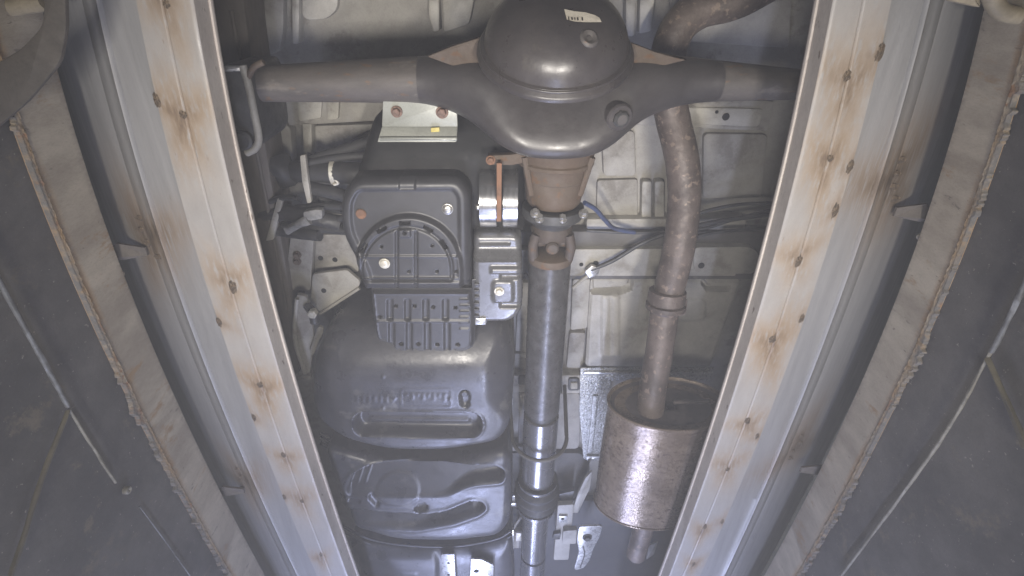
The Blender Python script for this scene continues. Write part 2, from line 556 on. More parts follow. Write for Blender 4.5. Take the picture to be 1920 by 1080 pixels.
PYS = np.concatenate([np.linspace(-420, -60, 20), np.linspace(-56, 1120, 260), np.linspace(1130, 1420, 30)])


def grid_mesh(name, rows):
    """rows: array (n, m, 3)"""
    rows = np.asarray(rows)
    n, m, _ = rows.shape
    faces = []
    for i in range(n - 1):
        for j in range(m - 1):
            a = i * m + j
            faces.append((a, a + 1, a + m + 1, a + m))
    return mesh_of(name, rows.reshape(-1, 3), faces)


def add_stain(o, spots):
    """soft burn halos round welds: world (x, y), radius, strength"""
    me = o.data
    n = len(me.vertices)
    co = np.empty(n * 3); me.vertices.foreach_get('co', co); co = co.reshape(-1, 3) + np.array(WORLD[o.name])
    a = np.zeros((n, 4)); a[:, 3] = 1
    for (x, y, r, s, el) in spots:
        dx = (co[:, 0] - x) / r; dy = (co[:, 1] - y) / (r * el)
        ang = np.arctan2(dy, dx)
        rr = np.hypot(dx, dy) * (1 + 0.25 * np.sin(ang * 3 + x * 50) + 0.15 * np.sin(ang * 5 + y * 90))
        a[:, 0] = np.maximum(a[:, 0], s * np.exp(-rr ** 2 * 1.1))
        a[:, 1] = np.maximum(a[:, 1], 1.15 * s * np.exp(-(rr * 2.3) ** 2))
    at = me.color_attributes.new('stain', 'FLOAT_COLOR', 'POINT')
    at.data.foreach_set('color', a.ravel())


def weld_blob(parent, P, r, el, seed, mat_='weld', nrm=(0, 0, -1)):
    random.seed(seed)
    bm = bmesh.new()
    bmesh.ops.create_icosphere(bm, subdivisions=3, radius=1.0)
    for v in bm.verts:
        q = v.co.copy()
        k = 1 + 0.5 * mnoise.noise(q * 2.2 + Vector((seed * 3.1, 0, 0)))
        v.co = Vector((q.x * r * k, q.y * r * el * k, q.z * r * 0.07 * (1 + 0.8 * mnoise.noise(q * 5.0 + Vector((seed, 2, 0)))) * k)) + Vector(P)
    return link('weld', bm_mesh('weld', bm), mat_, parent, None, 80)


def build_side(S, label_rail, label_chan, label_plate, label_wall, welds, edgewelds, burns):
    E = EDG[S]
    sg = -1 if S == 'L' else 1
    out, seam, fold = (Wn(E[k](PYS), PYS, ZR) for k in ('out', 'seam', 'fold'))
    lipx = E['lip'](PYS)
    # --- rail: bottom flange with a seam, inner web, turned-in lip
    rr = root('steel_rail', tuple(fold[len(fold) // 2]), label_rail, 'rail', 'steel rails over the inspection pit')
    cols = []
    cols.append(out + np.array([0, 0, 0.007]))
    cols.append(out)
    for t in np.linspace(0.06, 0.92, 9):
        cols.append(out * (1 - t) + seam * t)
    cols.append(seam + np.array([-sg * -0.002, 0, 0]))
    cols.append(seam + np.array([0, 0, 0.0022]))
    cols.append(seam + np.array([-sg * 0.002, 0, 0]))
    for t in np.linspace(0.08, 0.96, 9):
        cols.append(seam * (1 - t) + fold * t)
    cols.append(fold + np.array([0, 0, 0.0015]))
    fl = link('bottom_flange', grid_mesh('bottom_flange', np.stack(cols, 1)), 'rail_paint', rr, None, 60)
    # height of the web: where the sight line through the lip meets the web's plane
    r = DV[None, :] + ((lipx - 960) / FPX)[:, None] * RV - ((PYS - 540) / FPX)[:, None] * UV
    ztop = np.clip(fold[:, 0] * r[:, 2] / r[:, 0], ZR + 0.03, ZR + 0.09)
    ztop[:] = np.median(ztop)
    cols = []
    base = fold + np.array([0, 0, 0.0015])
    for t in (0.0, 0.1, 0.5, 0.9, 1.0):
        c = base.copy(); c[:, 2] = base[:, 2] * (1 - t) + ztop * t
        c[:, 0] -= sg * 0.001 * t
        cols.append(c)
    c = cols[-1].copy(); c[:, 0] += sg * 0.05; cols.append(c)
    link('inner_web', grid_mesh('inner_web', np.stack(cols, 1)), 'rail_web', rr, None, 40)
    lip = []
    for dx, dz in ((0.001, -0.010), (-0.004, -0.010), (-0.005, -0.007), (-0.005, -0.003), (0.0, 0.0), (0.004, 0.001)):
        c = base.copy(); c[:, 2] = ztop + dz; c[:, 0] += sg * dx; lip.append(c)
    link('lip', grid_mesh('lip', np.stack(lip, 1)), 'rail_web', rr, None, 60)
    spots = []
    for i, (x, y, s) in enumerate(welds):
        P = W(x, y, ZR)
        spots.append((P.x + random.uniform(-.008, .008), P.y + random.uniform(-.012, .02), 0.036 * s * random.uniform(.75, 1.3), random.uniform(.7, 1.0), random.uniform(1.3, 2.0)))
        weld_blob(rr, P, 0.0050 * s * random.uniform(.7, 1.2), random.uniform(1.2, 2.2), i + 3)
    for i, (x, y, s) in enumerate(edgewelds):
        P = W(x, y, ZR)
        spots.append((P.x, P.y, 0.022 * s, 0.6, 1.6))
        weld_blob(rr, P, 0.0038 * s, 2.4, i + 31)
    add_stain(fl, spots)
    # --- channel outside the rail: narrow ledge, bead, then a bay rising outwards
    cr = root('steel_channel', tuple(out[len(out) // 2] + np.array([sg * 0.05, 0, 0.012])), label_chan, 'channel', 'galvanised channels outside the rails')
    ridge = Wn(E['ridge'](PYS), PYS, ZR + 0.012)
    inn = out + np.array([-sg * 0.02, 0, 0.012])
    cols = [inn + (ridge - inn) * t for t in np.linspace(0, 0.97, 7)]
    for dx, dz in ((0.0, -0.003), (0.003, -0.005), (0.006, -0.003), (0.008, 0.001)):
        cols.append(ridge + np.array([sg * dx, 0, dz]))
    prof = [(0.02, 0.006), (0.035, 0.012), (0.036, 0.015), (0.039, 0.0155), (0.06, 0.026), (0.085, 0.040), (0.115, 0.060), (0.15, 0.088), (0.19, 0.125), (0.23, 0.165), (0.27, 0.20), (0.32, 0.23)]
    for dx, dz in prof:
        cols.append(ridge + np.array([sg * dx, 0, dz]))
    ch = link('channel_sheet', grid_mesh('channel_sheet', np.stack(cols, 1)), 'galvanised', cr, None, 50)
    sp = []
    for i, (x, y, s, bx, by) in enumerate(burns):
        P = W(x, y, ZR + 0.035)
        sp.append((P.x, P.y, 0.060 * s, 1.0, 1.5))
        for k in range(4):
            Q = P + Vector((random.uniform(-.018, .018), -0.035 + 0.024 * k, 0))
            t = abs(Q.x - np.interp(Q.y, ridge[:, 1], ridge[:, 0]))
            Q.z = ZR + 0.012 + np.interp(t, [p[0] for p in prof], [p[1] for p in prof])
            weld_blob(cr, Q, 0.010 * s, 0.45, 60 + i * 5 + k)
        # tab between the channel and the pit edge
        B = W(bx, by, ZR + 0.012)
        bm = bmesh.new()
        pts = [(-0.02, 0.0), (0.030, -0.008), (0.044, 0.004), (0.044, 0.016), (0.03, 0.026), (-0.02, 0.016)]
        vs = [bm.verts.new((B.x + sg * a, B.y + b, B.z + 0.012 - (0.012 if a > 0.035 else 0))) for a, b in pts]
        f = bm.faces.new(vs)
        g = bmesh.ops.extrude_face_region(bm, geom=[f])
        bmesh.ops.translate(bm, verts=[e for e in g['geom'] if isinstance(e, bmesh.types.BMVert)], vec=(0, 0, 0.005))
        link('tab', bm_mesh('tab', bm), 'spring_steel', cr)
        bolt('tab_bolt', None, None, Vector((B.x + sg * 0.038, B.y + 0.052, B.z + 0.006)), 0.006, 'bolt_pale', cr, (0, 0, -1), 'hex', 0.008)
    add_stain(ch, sp)
    # --- steel edge plate (upright) and the pit wall below it
    top = Wn(E['top'](PYS), PYS, ZR)
    rx = E['rust'](PYS)
    rd = DV[None, :] + ((rx - 960) / FPX)[:, None] * RV - ((PYS - 540) / FPX)[:, None] * UV
    Xw = top[:, 0]; Yw = top[:, 1]

    def on_wall(px, py, off=0.0):
        rv = np.array(ray(px, py)); X = -0.7 if sg < 0 else 0.7
        for _ in range(12):
            t = X / rv[0]
            X = np.interp(t * rv[1], Yw, Xw) - sg * off
        t = X / rv[0]
        return Vector((X, t * rv[1], t * rv[2]))
    rp = np.array([on_wall(a, b) for a, b in zip(rx, PYS)])
    o = np.argsort(rp[:, 1])
    zr = np.interp(Yw, rp[o, 1], rp[o, 2])
    zr = np.clip(np.polyval(np.polyfit(Yw[(PYS > 100) & (PYS < 1080)], zr[(PYS > 100) & (PYS < 1080)], 1), Yw), 0.55, 0.8)
    pr = root('edge_plate', (Xw[len(Xw) // 2], Yw[len(Yw) // 2], float(zr.mean())), label_plate, 'steel plate', 'steel plates along the pit edge')
    cols = []
    for t in np.linspace(0, 1, 9):
        c = top.copy(); c[:, 2] = ZR * (1 - t) + zr * t; cols.append(c)
    c = cols[0].copy(); c[:, 0] += sg * 0.09
    cols = [c] + cols
    c = cols[-1].copy(); c[:, 0] += sg * 0.008; cols.append(c)
    pf = link('plate_face', grid_mesh('plate_face', np.stack(cols, 1)), 'angle_plate', pr, None, 40)
    mm = len(cols); tz = np.tile(np.arange(mm), len(PYS)); yz = np.repeat(Yw, mm)
    ca = np.zeros((len(tz), 4)); ca[:, 3] = 1
    ca[:, 0] = np.where(tz >= mm - 2, 0.9, np.where(tz == mm - 3, 0.45 + 0.45 * np.sin(yz * 9) * np.sin(yz * 23), 0.0))
    ca[:, 1] = np.where(tz <= 1, 0.6, 0.0)
    pf.data.color_attributes.new('stain', 'FLOAT_COLOR', 'POINT').data.foreach_set('color', ca.ravel())
    # crumbling rust and grout along the lower edge
    m = 10
    crust = []
    yy = np.linspace(Yw.min(), Yw.max(), 2200)
    xx = np.interp(yy, Yw, Xw); zz = np.interp(yy, Yw, zr)
    for i, (x, y, z) in enumerate(zip(xx, yy, zz)):
        w = 0.004
        for q_, am in ((3.3, 0.013), (9, 0.010), (31, 0.008), (70, 0.007), (180, 0.004), (420, 0.0025)):
            w += am * mnoise.noise(Vector((y * q_, 3.7 * sg + q_, 0.5)))
        w = max(w, 0.001)
        row = []
        for j in range(m):
            t = j / (m - 1)
            d = 0.0016 * (1 - t) + 0.0010
            d += 0.0010 * mnoise.noise(Vector((y * 160, t * 6, sg * 4.0)))
            row.append((x - sg * (max(d, 0.0015) if 0 < j < m - 1 else 0.0008) + (sg * 0.007 if j == m - 1 else 0), y, z + 0.008 - t * (w + 0.008)))
        crust.append(row)
    co_ = link('rust_crust', grid_mesh('rust_crust', np.array(crust)), 'rust_crust', pr, None, 70)
    at = co_.data.color_attributes.new('stain', 'FLOAT_COLOR', 'POINT')
    tt = np.tile(np.linspace(0, 1, m), len(yy)); yr = np.repeat(yy, m)
    ca = np.ones((len(tt), 4))
    ca[:, 0] = np.clip((tt - 0.30 + 0.25 * np.sin(yr * 37) * np.sin(yr * 11 + 1)) * 1.8, 0, 1); ca[:, 1] = 0; ca[:, 2] = 0
    at.data.foreach_set('color', ca.ravel())
    # wall sheet
    cols = []
    for z in np.linspace(1.0, -0.9, 20):
        c = top.copy(); c[:, 0] += sg * 0.008; c[:, 2] = np.minimum(zr + 0.01, ZR - 0.1) * (1 if z == 1.0 else 0) + (z * 0.9 - 0.25 if z != 1.0 else 0); cols.append(c)
    zs = np.linspace(0, 1, 20)
    cols = []
    for t in zs:
        c = top.copy(); c[:, 0] += sg * 0.008; c[:, 2] = (zr + 0.02) * (1 - t) + (-0.9) * t; cols.append(c)
    wl = link('pit_wall', grid_mesh('pit_wall', np.stack(cols, 1)), 'pit_wall', None, None, 60)
    tag(wl, label_wall, 'wall', 'side walls of the pit')
    return wl, on_wall, pr


wallL, onL, plateL = build_side(
    'L', 'pale steel rail with burnt weld spots, beside the black fuel tank', 'galvanised channel outside the rail beside the fuel tank',
    'dirty steel plate with crumbling rusty edge, below the diagonal dark strap', 'dark pit wall with a yellow streak meeting a thin joint strip',
    [(312, 8, 1.0), (343, 215, 1.35), (436, 538, 1.45), (488, 722, 1.0), (531, 853, 1.0), (566, 940, 1.0), (602, 1040, .95)],
    [(294, 188, 1.2), (411, 604, 1.2), (476, 783, 1.1), (533, 932, 1.0)],
    [(282, 440, 1.15, 243, 470), (462, 895, 0.95, 436, 925)])
wallR, onR, plateR = build_side(
    'R', 'pale steel rail with burnt weld spots, beside the rusty muffler', 'galvanised channel outside the rail beside the muffler',
    'dirty steel plate with crumbling rusty edge, on the side of the muffler', 'dark pit wall with a long whitish joint strip and a tan branch',
    [(1588, 143, 1.2), (1557, 297, 1.2), (1497, 490, 1.2), (1449, 636, 1.15), (1402, 789, 1.1), (1364, 880, 1.05), (1322, 988, 1.05), (1300, 1058, .95)],
    [(1650, 98, 1.4), (1594, 312, 1.3), (1566, 395, 1.4), (1503, 597, 1.1), (1420, 818, 1.0), (1354, 978, 1.0)],
    [(1672, 335, 1.3, 1712, 395), (1498, 838, 1.15, 1524, 885)])


def wall_strip(wall, on, pxs, r, mat_, name, n=8, flat=0.5):
    P = [on(x, y, 0.004) for x, y in pxs]
    pts = spline(P, n)
    return link(name, sweep_mesh(name, pts, r, 8, 1.0, 0.5), mat_, wall, None, 60)


wall_strip(wallL, onL, [(-40, 455), (60, 640), (128, 762)], 0.0035, 'wall_strip', 'joint_strip')
wall_strip(wallL, onL, [(130, 768), (175, 840), (217, 905)], 0.0022, 'cream', 'joint_strip')
wall_strip(wallL, onL, [(262, 950), (310, 1015), (360, 1085)], 0.0012, 'wall_strip', 'joint_strip')
wall_strip(wallL, onL, [(128, 770), (80, 895), (18, 1090)], 0.0034, 'wall_tan', 'yellow_streak')
P = onL(238, 919, 0.0); lathe_at('wall_screw', P, (1, 0, 0), [(-0.004, 0.0075), (0.003, 0.0075), (0.005, 0.006), (0.005, 0.003), (0.003, 0.002)], 'cream', wallL)
wall_strip(wallR, onR, [(1960, 440), (1905, 570), (1858, 660)], 0.0040, 'wall_strip', 'joint_strip')
wall_strip(wallR, onR, [(1858, 660), (1780, 800), (1690, 930), (1573, 1085)], 0.0028, 'cream', 'joint_strip')
wall_strip(wallR, onR, [(1852, 672), (1885, 745), (1925, 840)], 0.0048, 'wall_tan', 'tan_branch')

# ------------------------------------------------------------------ strap and beam ends at the top corners
o = plate('strap', [(-60, 150), (40, 92), (80, 48), (86, -60), (120, -60), (124, 55), (112, 118), (52, 190), (-60, 285)], 0.72, 0.006, 'strap', None, r=18)
tag(o, 'dark worn strap hanging diagonally across the dirty edge plate', 'strap')
o = cable('beam_end', [(-90, 34, 0.80), (0, 16, 0.80), (84, 2, 0.80)], 0.012, 'beige_beam', None, 4)
tag(o, 'short beige pipe end above the diagonal strap', 'pipe')
o = cable('corner_pipe', [(1850, -40, 0.79), (1868, 12, 0.79), (1900, 28, 0.79), (1990, 38, 0.79)], 0.011, 'beige_beam', None, 6)
tag(o, 'curved beige pipe in the corner over the muffler side wall', 'pipe')
o = plate('corner_board', [(1780, -60), (1850, -60), (1838, 14), (1786, 2)], 0.80, 0.012, 'beige_beam', None, r=2)
tag(o, 'beige board end closing the channel beside the curved pipe', 'board')

# ------------------------------------------------------------------ the van
VAN = root('van', (0.05, 0.75, 1.45), 'dusty van seen from below with black axle, drive shaft, fuel tank and rusty exhaust', 'van')
ZP = 1.42
PN = W(1042, 300, 1.12)
SX, SZ = PN.x, 1.12          # drive line


def YS(py, Z):
    return W(1040, py, Z).y


# --- floor pan and its pressings
pan = plate('floor_pan', [(330, -260), (1620, -260), (1400, 1130), (480, 1130)], ZP, 0.01, 'body_paint', VAN, r=4, label='dusty grey-beige floor pan')


def pn(name, poly, Z, mat_='body_paint', th=None, r=5, bev=0.003, dz=None, label=None):
    return plate(name, poly, Z, (ZP - Z + 0.004) if th is None else th, mat_, pan, r, bev, label, dz)


pn('panel', [(452, -80), (533, -80), (531, 60), (524, 98), (498, 104), (470, 88), (455, 45)], 1.395, r=16)
pn('rib', [(545, -80), (562, -80), (560, 82), (548, 82)], 1.385, 'body_light', r=4)
pn('panel', [(566, -80), (640, -80), (632, 18), (612, 36), (578, 38), (566, 30)], 1.40, 'body_light', r=10)
pn('rib', [(802, -80), (822, -80), (824, 58), (812, 60), (804, 30)], 1.385, 'body_light', r=4)
pn('panel', [(826, -80), (905, -80), (880, 45), (832, 62)], 1.40, 'body_light', r=8)
pn('rib', [(1172, -80), (1196, -80), (1190, 68), (1174, 68)], 1.385, 'body_light', r=6)
pn('rib', [(1202, -80), (1236, -80), (1222, 58), (1198, 64)], 1.39, 'body_light', r=6)
pn('panel', [(1250, -80), (1490, -80), (1480, 90), (1262, 76)], 1.405, r=10)
# crossmember behind the axle
xm = pn('crossmember', [(534, 178), (760, 172), (1200, 178), (1452, 190), (1440, 246), (1190, 234), (720, 226), (540, 236)], 1.365, 'body_paint', r=6, label='pressed crossmember behind the axle')
pn('pressing', [(556, 186), (604, 186), (602, 222), (560, 228)], 1.358, 'body_light', 0.012, r=5)
pn('pressing', [(612, 184), (636, 184), (634, 224), (613, 226)], 1.352, 'body_light', 0.02, r=5)
pn('pressing', [(1262, 200), (1432, 204), (1424, 238), (1266, 232)], 1.36, 'body_light', 0.012, r=8)
for (x, y, r) in ((1361, 219, 6.5), (1344, 210, 3)):
    lathe_at('drain_hole', W(x, y, 1.3592), (0, 0, -1), [(-0.002, r * 0.0014), (0.0008, r * 0.0014)], 'hole', pan, 16)
# left flank
pn('side_panel', [(470, 190), (545, 240), (548, 300), (540, 330), (530, 480), (480, 520)], 1.38, 'body_paint', r=10)
pn('flange', [(566, 232), (584, 232), (586, 300), (570, 302)], 1.36, 'body_light', r=3)
pn('panel', [(590, 236), (715, 232), (700, 262), (592, 302)], 1.385, 'body_paint', r=4)
pn('panel', [(536, 335), (572, 330), (580, 395), (532, 400)], 1.37, 'body_paint', r=5)
# right middle bay
pn('panel', [(1128, 246), (1190, 246), (1192, 330), (1132, 330)], 1.40, r=8)
pn('panel', [(1120, 338), (1196, 336), (1196, 408), (1118, 410)], 1.405, r=6)
pn('rib', [(1204, 340), (1222, 340), (1222, 412), (1203, 412)], 1.39, 'body_light', r=5)
pn('rib', [(1228, 340), (1246, 340), (1246, 412), (1228, 412)], 1.39, 'body_light', r=5)
pn('panel', [(1320, 250), (1440, 252), (1428, 372), (1318, 372)], 1.405, r=10)
pn('ledge', [(1100, 411), (1400, 409), (1396, 431), (1100, 430)], 1.375, 'body_light', r=4)
# second crossmember
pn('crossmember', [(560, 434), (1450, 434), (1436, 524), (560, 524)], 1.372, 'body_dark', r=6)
pn('crossmember_flange', [(968, 468), (1382, 466), (1380, 518), (968, 518)], 1.352, 'body_light', r=4)
pn('pad', [(1300, 464), (1405, 463), (1424, 474), (1416, 514), (1302, 514)], 1.345, 'body_light', r=12)
for (x, y, r, Z) in ((1117, 494, 5.5, 1.3512), (1315, 498, 6, 1.3442), (1310, 464, 4, 1.371), (1090, 496, 4, 1.3512)):
    lathe_at('drain_hole', W(x, y, Z), (0, 0, -1), [(-0.002, r * 0.0015), (0.0008, r * 0.0015)], 'hole', pan, 16)
# lower bay
pn('panel', [(972, 530), (1000, 530), (994, 660), (966, 660)], 1.395, 'body_light', r=4)
pn('ledge', [(960, 663), (998, 663), (997, 672), (960, 672)], 1.385, 'body_light', r=2)
pn('panel', [(1074, 524), (1112, 524), (1102, 615), (1070, 620)], 1.395, 'body_light', r=5)
pn('panel', [(1068, 624), (1098, 624), (1092, 690), (1062, 690)], 1.40, r=5)


def big_sd(x, y):
    return sd_poly(x, y, rounded([(1108, 524), (1392, 526), (1332, 692), (1098, 690)], 8))


def big_h(x, y, s):
    z = 0.008 * sst(-5, 0, s)
    z = z + pit(sd_line(x, y, [(1112, 548), (1165, 547), (1182, 541), (1185, 520)], 3.5), 0.02, 3)
    z = z + pit(sd_poly(x, y, [(1112, 520), (1184, 520), (1180, 540), (1165, 546), (1112, 547)]), 0.012, 4)
    z = z + pit(sd_line(x, y, [(1320, 532), (1328, 541), (1366, 542)], 4), 0.022, 3)
    z = z - 0.008 * sst(3, -6, sd_box(x, y, 1126, 552, 1162, 668, 6)) + 0.004 * sst(3, -3, sd_box(x, y, 1141, 556, 1147, 664, 2))
    z = z - 0.006 * sst(3, -3, sd_box(x, y, 1240, 560, 1322, 600, 10))
    z = z - 0.005 * sst(2, -4, sd_box(x, y, 1200, 535, 1216, 600, 4))
    z = z - 0.005 * sst(3, -3, sd_box(x, y, 1240, 680, 1330, 686, 2))
    return z


shell('pressed_floor', (1094, 518, 1398, 698), 2.5, big_sd, 1.375, big_h, 0.03, 'body_light', pan)
pn('heat_shield', [(1088, 690), (1340, 690), (1332, 714), (1146, 714), (1142, 770), (1122, 862), (1094, 862), (1086, 772)], 1.372, 'foil_shield', 0.004, r=4)
pn('heat_shield_rib', [(1112, 742), (1122, 742), (1112, 850), (1102, 850)], 1.366, 'foil_shield', 0.006, r=3)
pn('heat_shield_edge', [(1094, 697), (1330, 697), (1330, 702), (1094, 702)], 1.367, 'shiny_steel', 0.004, r=1)
pn('shield_lip', [(1100, 856), (1126, 856), (1126, 864), (1100, 864)], 1.362, 'shiny_steel', 0.006, r=1)
pn('panel', [(944, 704), (1002, 704), (1002, 736), (944, 736)], 1.385, r=3)
pn('panel', [(1054, 704), (1096, 704), (1092, 738), (1054, 738)], 1.385, 'body_light', r=3)
pn('clip', [(972, 707), (990, 707), (991, 722), (971, 722)], 1.376, 'dark_iron', 0.012, r=4)
pn('clip', [(1066, 710), (1086, 710), (1087, 733), (1065, 733)], 1.376, 'dark_iron', 0.012, r=5)
pn('clip_face', [(1070, 718), (1083, 718), (1083, 730), (1070, 730)], 1.370, 'body_light', 0.007, r=2)
pn('clip_bar', [(956, 700), (962, 700), (962, 760), (956, 760)], 1.372, 'shiny_steel', 0.01, r=1)
pn('tunnel_plate', [(974, 738), (1090, 738), (1086, 842), (972, 842)], 1.39, 'body_paint', r=10)
pn('ledge', [(955, 838), (1000, 838), (1000, 846), (955, 846)], 1.375, 'body_light', r=2)
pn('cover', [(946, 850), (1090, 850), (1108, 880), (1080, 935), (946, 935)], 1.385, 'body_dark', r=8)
pn('shade_panel', [(930, 938), (1330, 938), (1330, 1130), (930, 1130)], 1.395, 'black_plastic', r=8, label='dark panel standing in for shade ahead of the muffler')  # dark sheet added to stand in for shade on the lower floor pan

# --- leaf spring and spring hanger on the tank side
ls = plate('chassis_rail', [(372, -220), (440, -220), (462, 40), (486, 200), (512, 360), (540, 520), (566, 700), (530, 720), (492, 540), (450, 330), (410, 120)], 1.25, 0.10, 'spring_steel', VAN, r=20, bev=0.008, label='brownish chassis side member running beside the rail')
cable('member_seam', [(434, 20, 1.249), (466, 200, 1.249), (500, 380, 1.249), (538, 580, 1.249)], 0.005, 'spring_steel', ls, 6, 8)
plate('angled_bracket', [(520, 372), (532, 368), (512, 450), (498, 452)], 1.235, 0.012, 'body_light', ls, r=3)

hg = plate('spring_hanger', [(405, 126), (458, 128), (470, 150), (486, 262), (476, 284), (446, 286), (415, 250)], 1.055, 0.16, 'dark_iron', VAN, r=8, label='dark steel spring hanger at the end of the axle tube')
cable('hanger_edge', [(455, 122, 1.05), (466, 160, 1.05), (476, 210, 1.05), (485, 258, 1.05), (478, 278, 1.05), (462, 287, 1.05)], 0.0075, 'body_light', hg, 6, 8)
plate('hanger_top', [(402, 125), (457, 124), (460, 134), (402, 135)], 1.045, 0.012, 'shiny_steel', hg, r=1)
cable('hanger_hook', [(464, 146, 1.05), (476, 126, 1.05), (494, 116, 1.05)], 0.006, 'rusty_iron', hg, 5, 8)
lathe_at('bush', W(458, 262, 1.053), (0, 0, -1), [(-0.004, 0.019), (0.008, 0.019), (0.011, 0.014), (0.011, 0.006)], 'rubber', hg, 18)
lathe_at('bump_stop', W(502, 214, 1.16), (0, 0, -1), [(-0.05, 0.019), (0.004, 0.019), (0.010, 0.013)], 'rubber', hg, 18)

# --- rear axle: banjo housing lofted across
ZA = 1.11


def axle_mesh(name, x_lo, x_hi):
    # px centre line: (px, top py, bottom py, half height in Z, exponent, z shift)
    st = [(330, 132, 186, .034, 2, 0), (480, 124, 190, .037, 2, 0), (640, 114, 191, .042, 2, 0), (760, 107, 192, .046, 2.1, 0), (800, 105, 194, .049, 2.2, 0),
          (840, 104, 203, .057, 2.4, -.003), (880, 103, 220, .067, 2.6, -.008), (912, 104, 242, .076, 2.9, -.012), (945, 108, 262, .082, 3.2, -.014), (985, 112, 274, .084, 3.6, -.014),
          (1042, 114, 278, .084, 3.8, -.014), (1100, 112, 274, .084, 3.6, -.014), (1140, 108, 262, .082, 3.2, -.014), (1172, 104, 242, .076, 2.9, -.012), (1204, 103, 220, .067, 2.6, -.008),
          (1250, 104, 203, .057, 2.4, -.003), (1290, 107, 194, .049, 2.2, 0), (1330, 112, 190, .046, 2.1, 0), (1440, 124, 187, .040, 2, 0), (1600, 140, 187, .035, 2, 0)]
    A = np.array(st, float)
    xs = np.linspace(x_lo, x_hi, max(20, int((x_hi - x_lo) / 7)))
    verts, faces = [], []
    seg = 48

    def cr(x, col):
        return float(np.interp(x, A[:, 0], sm[:, col]))
    sm = A
    fx = np.linspace(330, 1600, 400)
    tab = np.stack([np.interp(fx, A[:, 0], A[:, c]) for c in range(1, 6)], 1)
    ker = np.ones(13) / 13
    tab = np.stack([np.convolve(np.pad(tab[:, c], 6, mode='edge'), ker, 'valid') for c in range(5)], 1)
    for x in xs:
        t_, b_, hz, ex, zs = [np.interp(x, fx, tab[:, c]) for c in range(5)]
        zc = ZA + zs
        p0 = W(x, t_, zc); p1 = W(x, b_, zc)
        yc = (p0.y + p1.y) / 2; hy = abs(p1.y - p0.y) / 2
        X = (p0.x + p1.x) / 2
        for k in range(seg):
            q = 2 * math.pi * k / seg
            c, s = math.cos(q), math.sin(q)
            dy = hy * math.copysign(abs(c) ** (2 / ex), c)
            tilt = 0.48 * math.exp(-((x - 1042) / 130.0) ** 4)
            verts.append((X, yc + dy, zc + hz * math.copysign(abs(s) ** (2 / ex), s) - tilt * dy))
    n = len(xs)
    for i in range(n - 1):
        for k in range(seg):
            k2 = (k + 1) % seg
            faces.append((i * seg + k, (i + 1) * seg + k, (i + 1) * seg + k2, i * seg + k2))
    faces.append(tuple(range(seg))); faces.append(tuple((n - 1) * seg + k for k in range(seg))[::-1])
    return mesh_of(name, verts, faces)


axle = link('rear_axle', axle_mesh('rear_axle', 786, 1346), 'diff_face', VAN, 'black rear axle housing swelling round the differential', 60)
link('axle_tube', axle_mesh('axle_tube', 330, 790), 'tube_dusty', axle, 'dusty brownish axle tube', 60)
link('axle_tube', axle_mesh('axle_tube', 1342, 1600), 'tube_dusty', axle, 'dusty brownish axle tube', 60)
# differential cover, a pressed dome on a lipped rim
DN = Vector((0, -0.90, -0.436)).normalized()
DC = W(1042, 84, 1.03)
prof = [(-0.06, 0.03), (-0.030, 0.060), (-0.022, 0.115), (-0.0195, 0.134), (-0.016, 0.140), (-0.011, 0.1405), (-0.007, 0.1385), (-0.003, 0.1335), (0.002, 0.131), (0.004, 0.127)]
for k in range(1, 13):
    q = k / 12 * math.pi / 2
    prof.append((0.004 + 0.080 * math.sin(q) ** 1.0, max(0.0015, 0.126 * math.cos(q) ** 0.85)))
dc = lathe_at('differential_cover', DC, DN, prof, 'diff_paint', axle, 72, 'glossy black domed differential cover', 35)
# rim lip, a bright worn ring
def ring_pts(C, axis, R, a0, a1, n):
    a = Vector(axis).normalized(); e1 = Vector((1, 0, 0)); e2 = a.cross(e1)
    return [Vector(C) + e1 * (R * math.cos(t)) + e2 * (R * math.sin(t)) for t in np.linspace(a0, a1, n)]


pts = ring_pts(DC - DN * 0.001, DN, 0.1315, 0, 2 * math.pi, 73)
link('cover_rim', sweep_mesh('cover_rim', pts, 0.0028, 10), 'diff_paint', axle, 'thin rim of the domed cover', 60)
# dimple on the cover, print tag
def on_dome(px, py, off=0.0):
    r = ray(px, py).normalized()
    best, bt = 1e9, 0
    a = DN
    for t in np.linspace(0.7, 1.3, 1500):
        p = r * t - DC
        h = p.dot(a) - 0.004
        rad = (p - a * p.dot(a)).length
        if 0 <= h <= 0.11 and rad < 0.126:
            q = math.asin(min(1, h / 0.080))
            d = 0.126 * max(0, math.cos(q)) ** 0.85 - rad
            if d >= 0:
                n = (p - a * (p.dot(a) - 0.02)).normalized()
                return r * t + n * off, (p.normalized() * 0.5 + a * 0.5).normalized()
    return None, None


Pd, Nd = on_dome(1105, 71)
if Pd is not None:
    lathe_at('cover_boss', Pd - Nd * 0.004, Nd, [(-0.004, 0.016), (0.004, 0.016), (0.007, 0.012), (0.006, 0.008), (0.004, 0.005)], 'axle_paint', axle, 24)
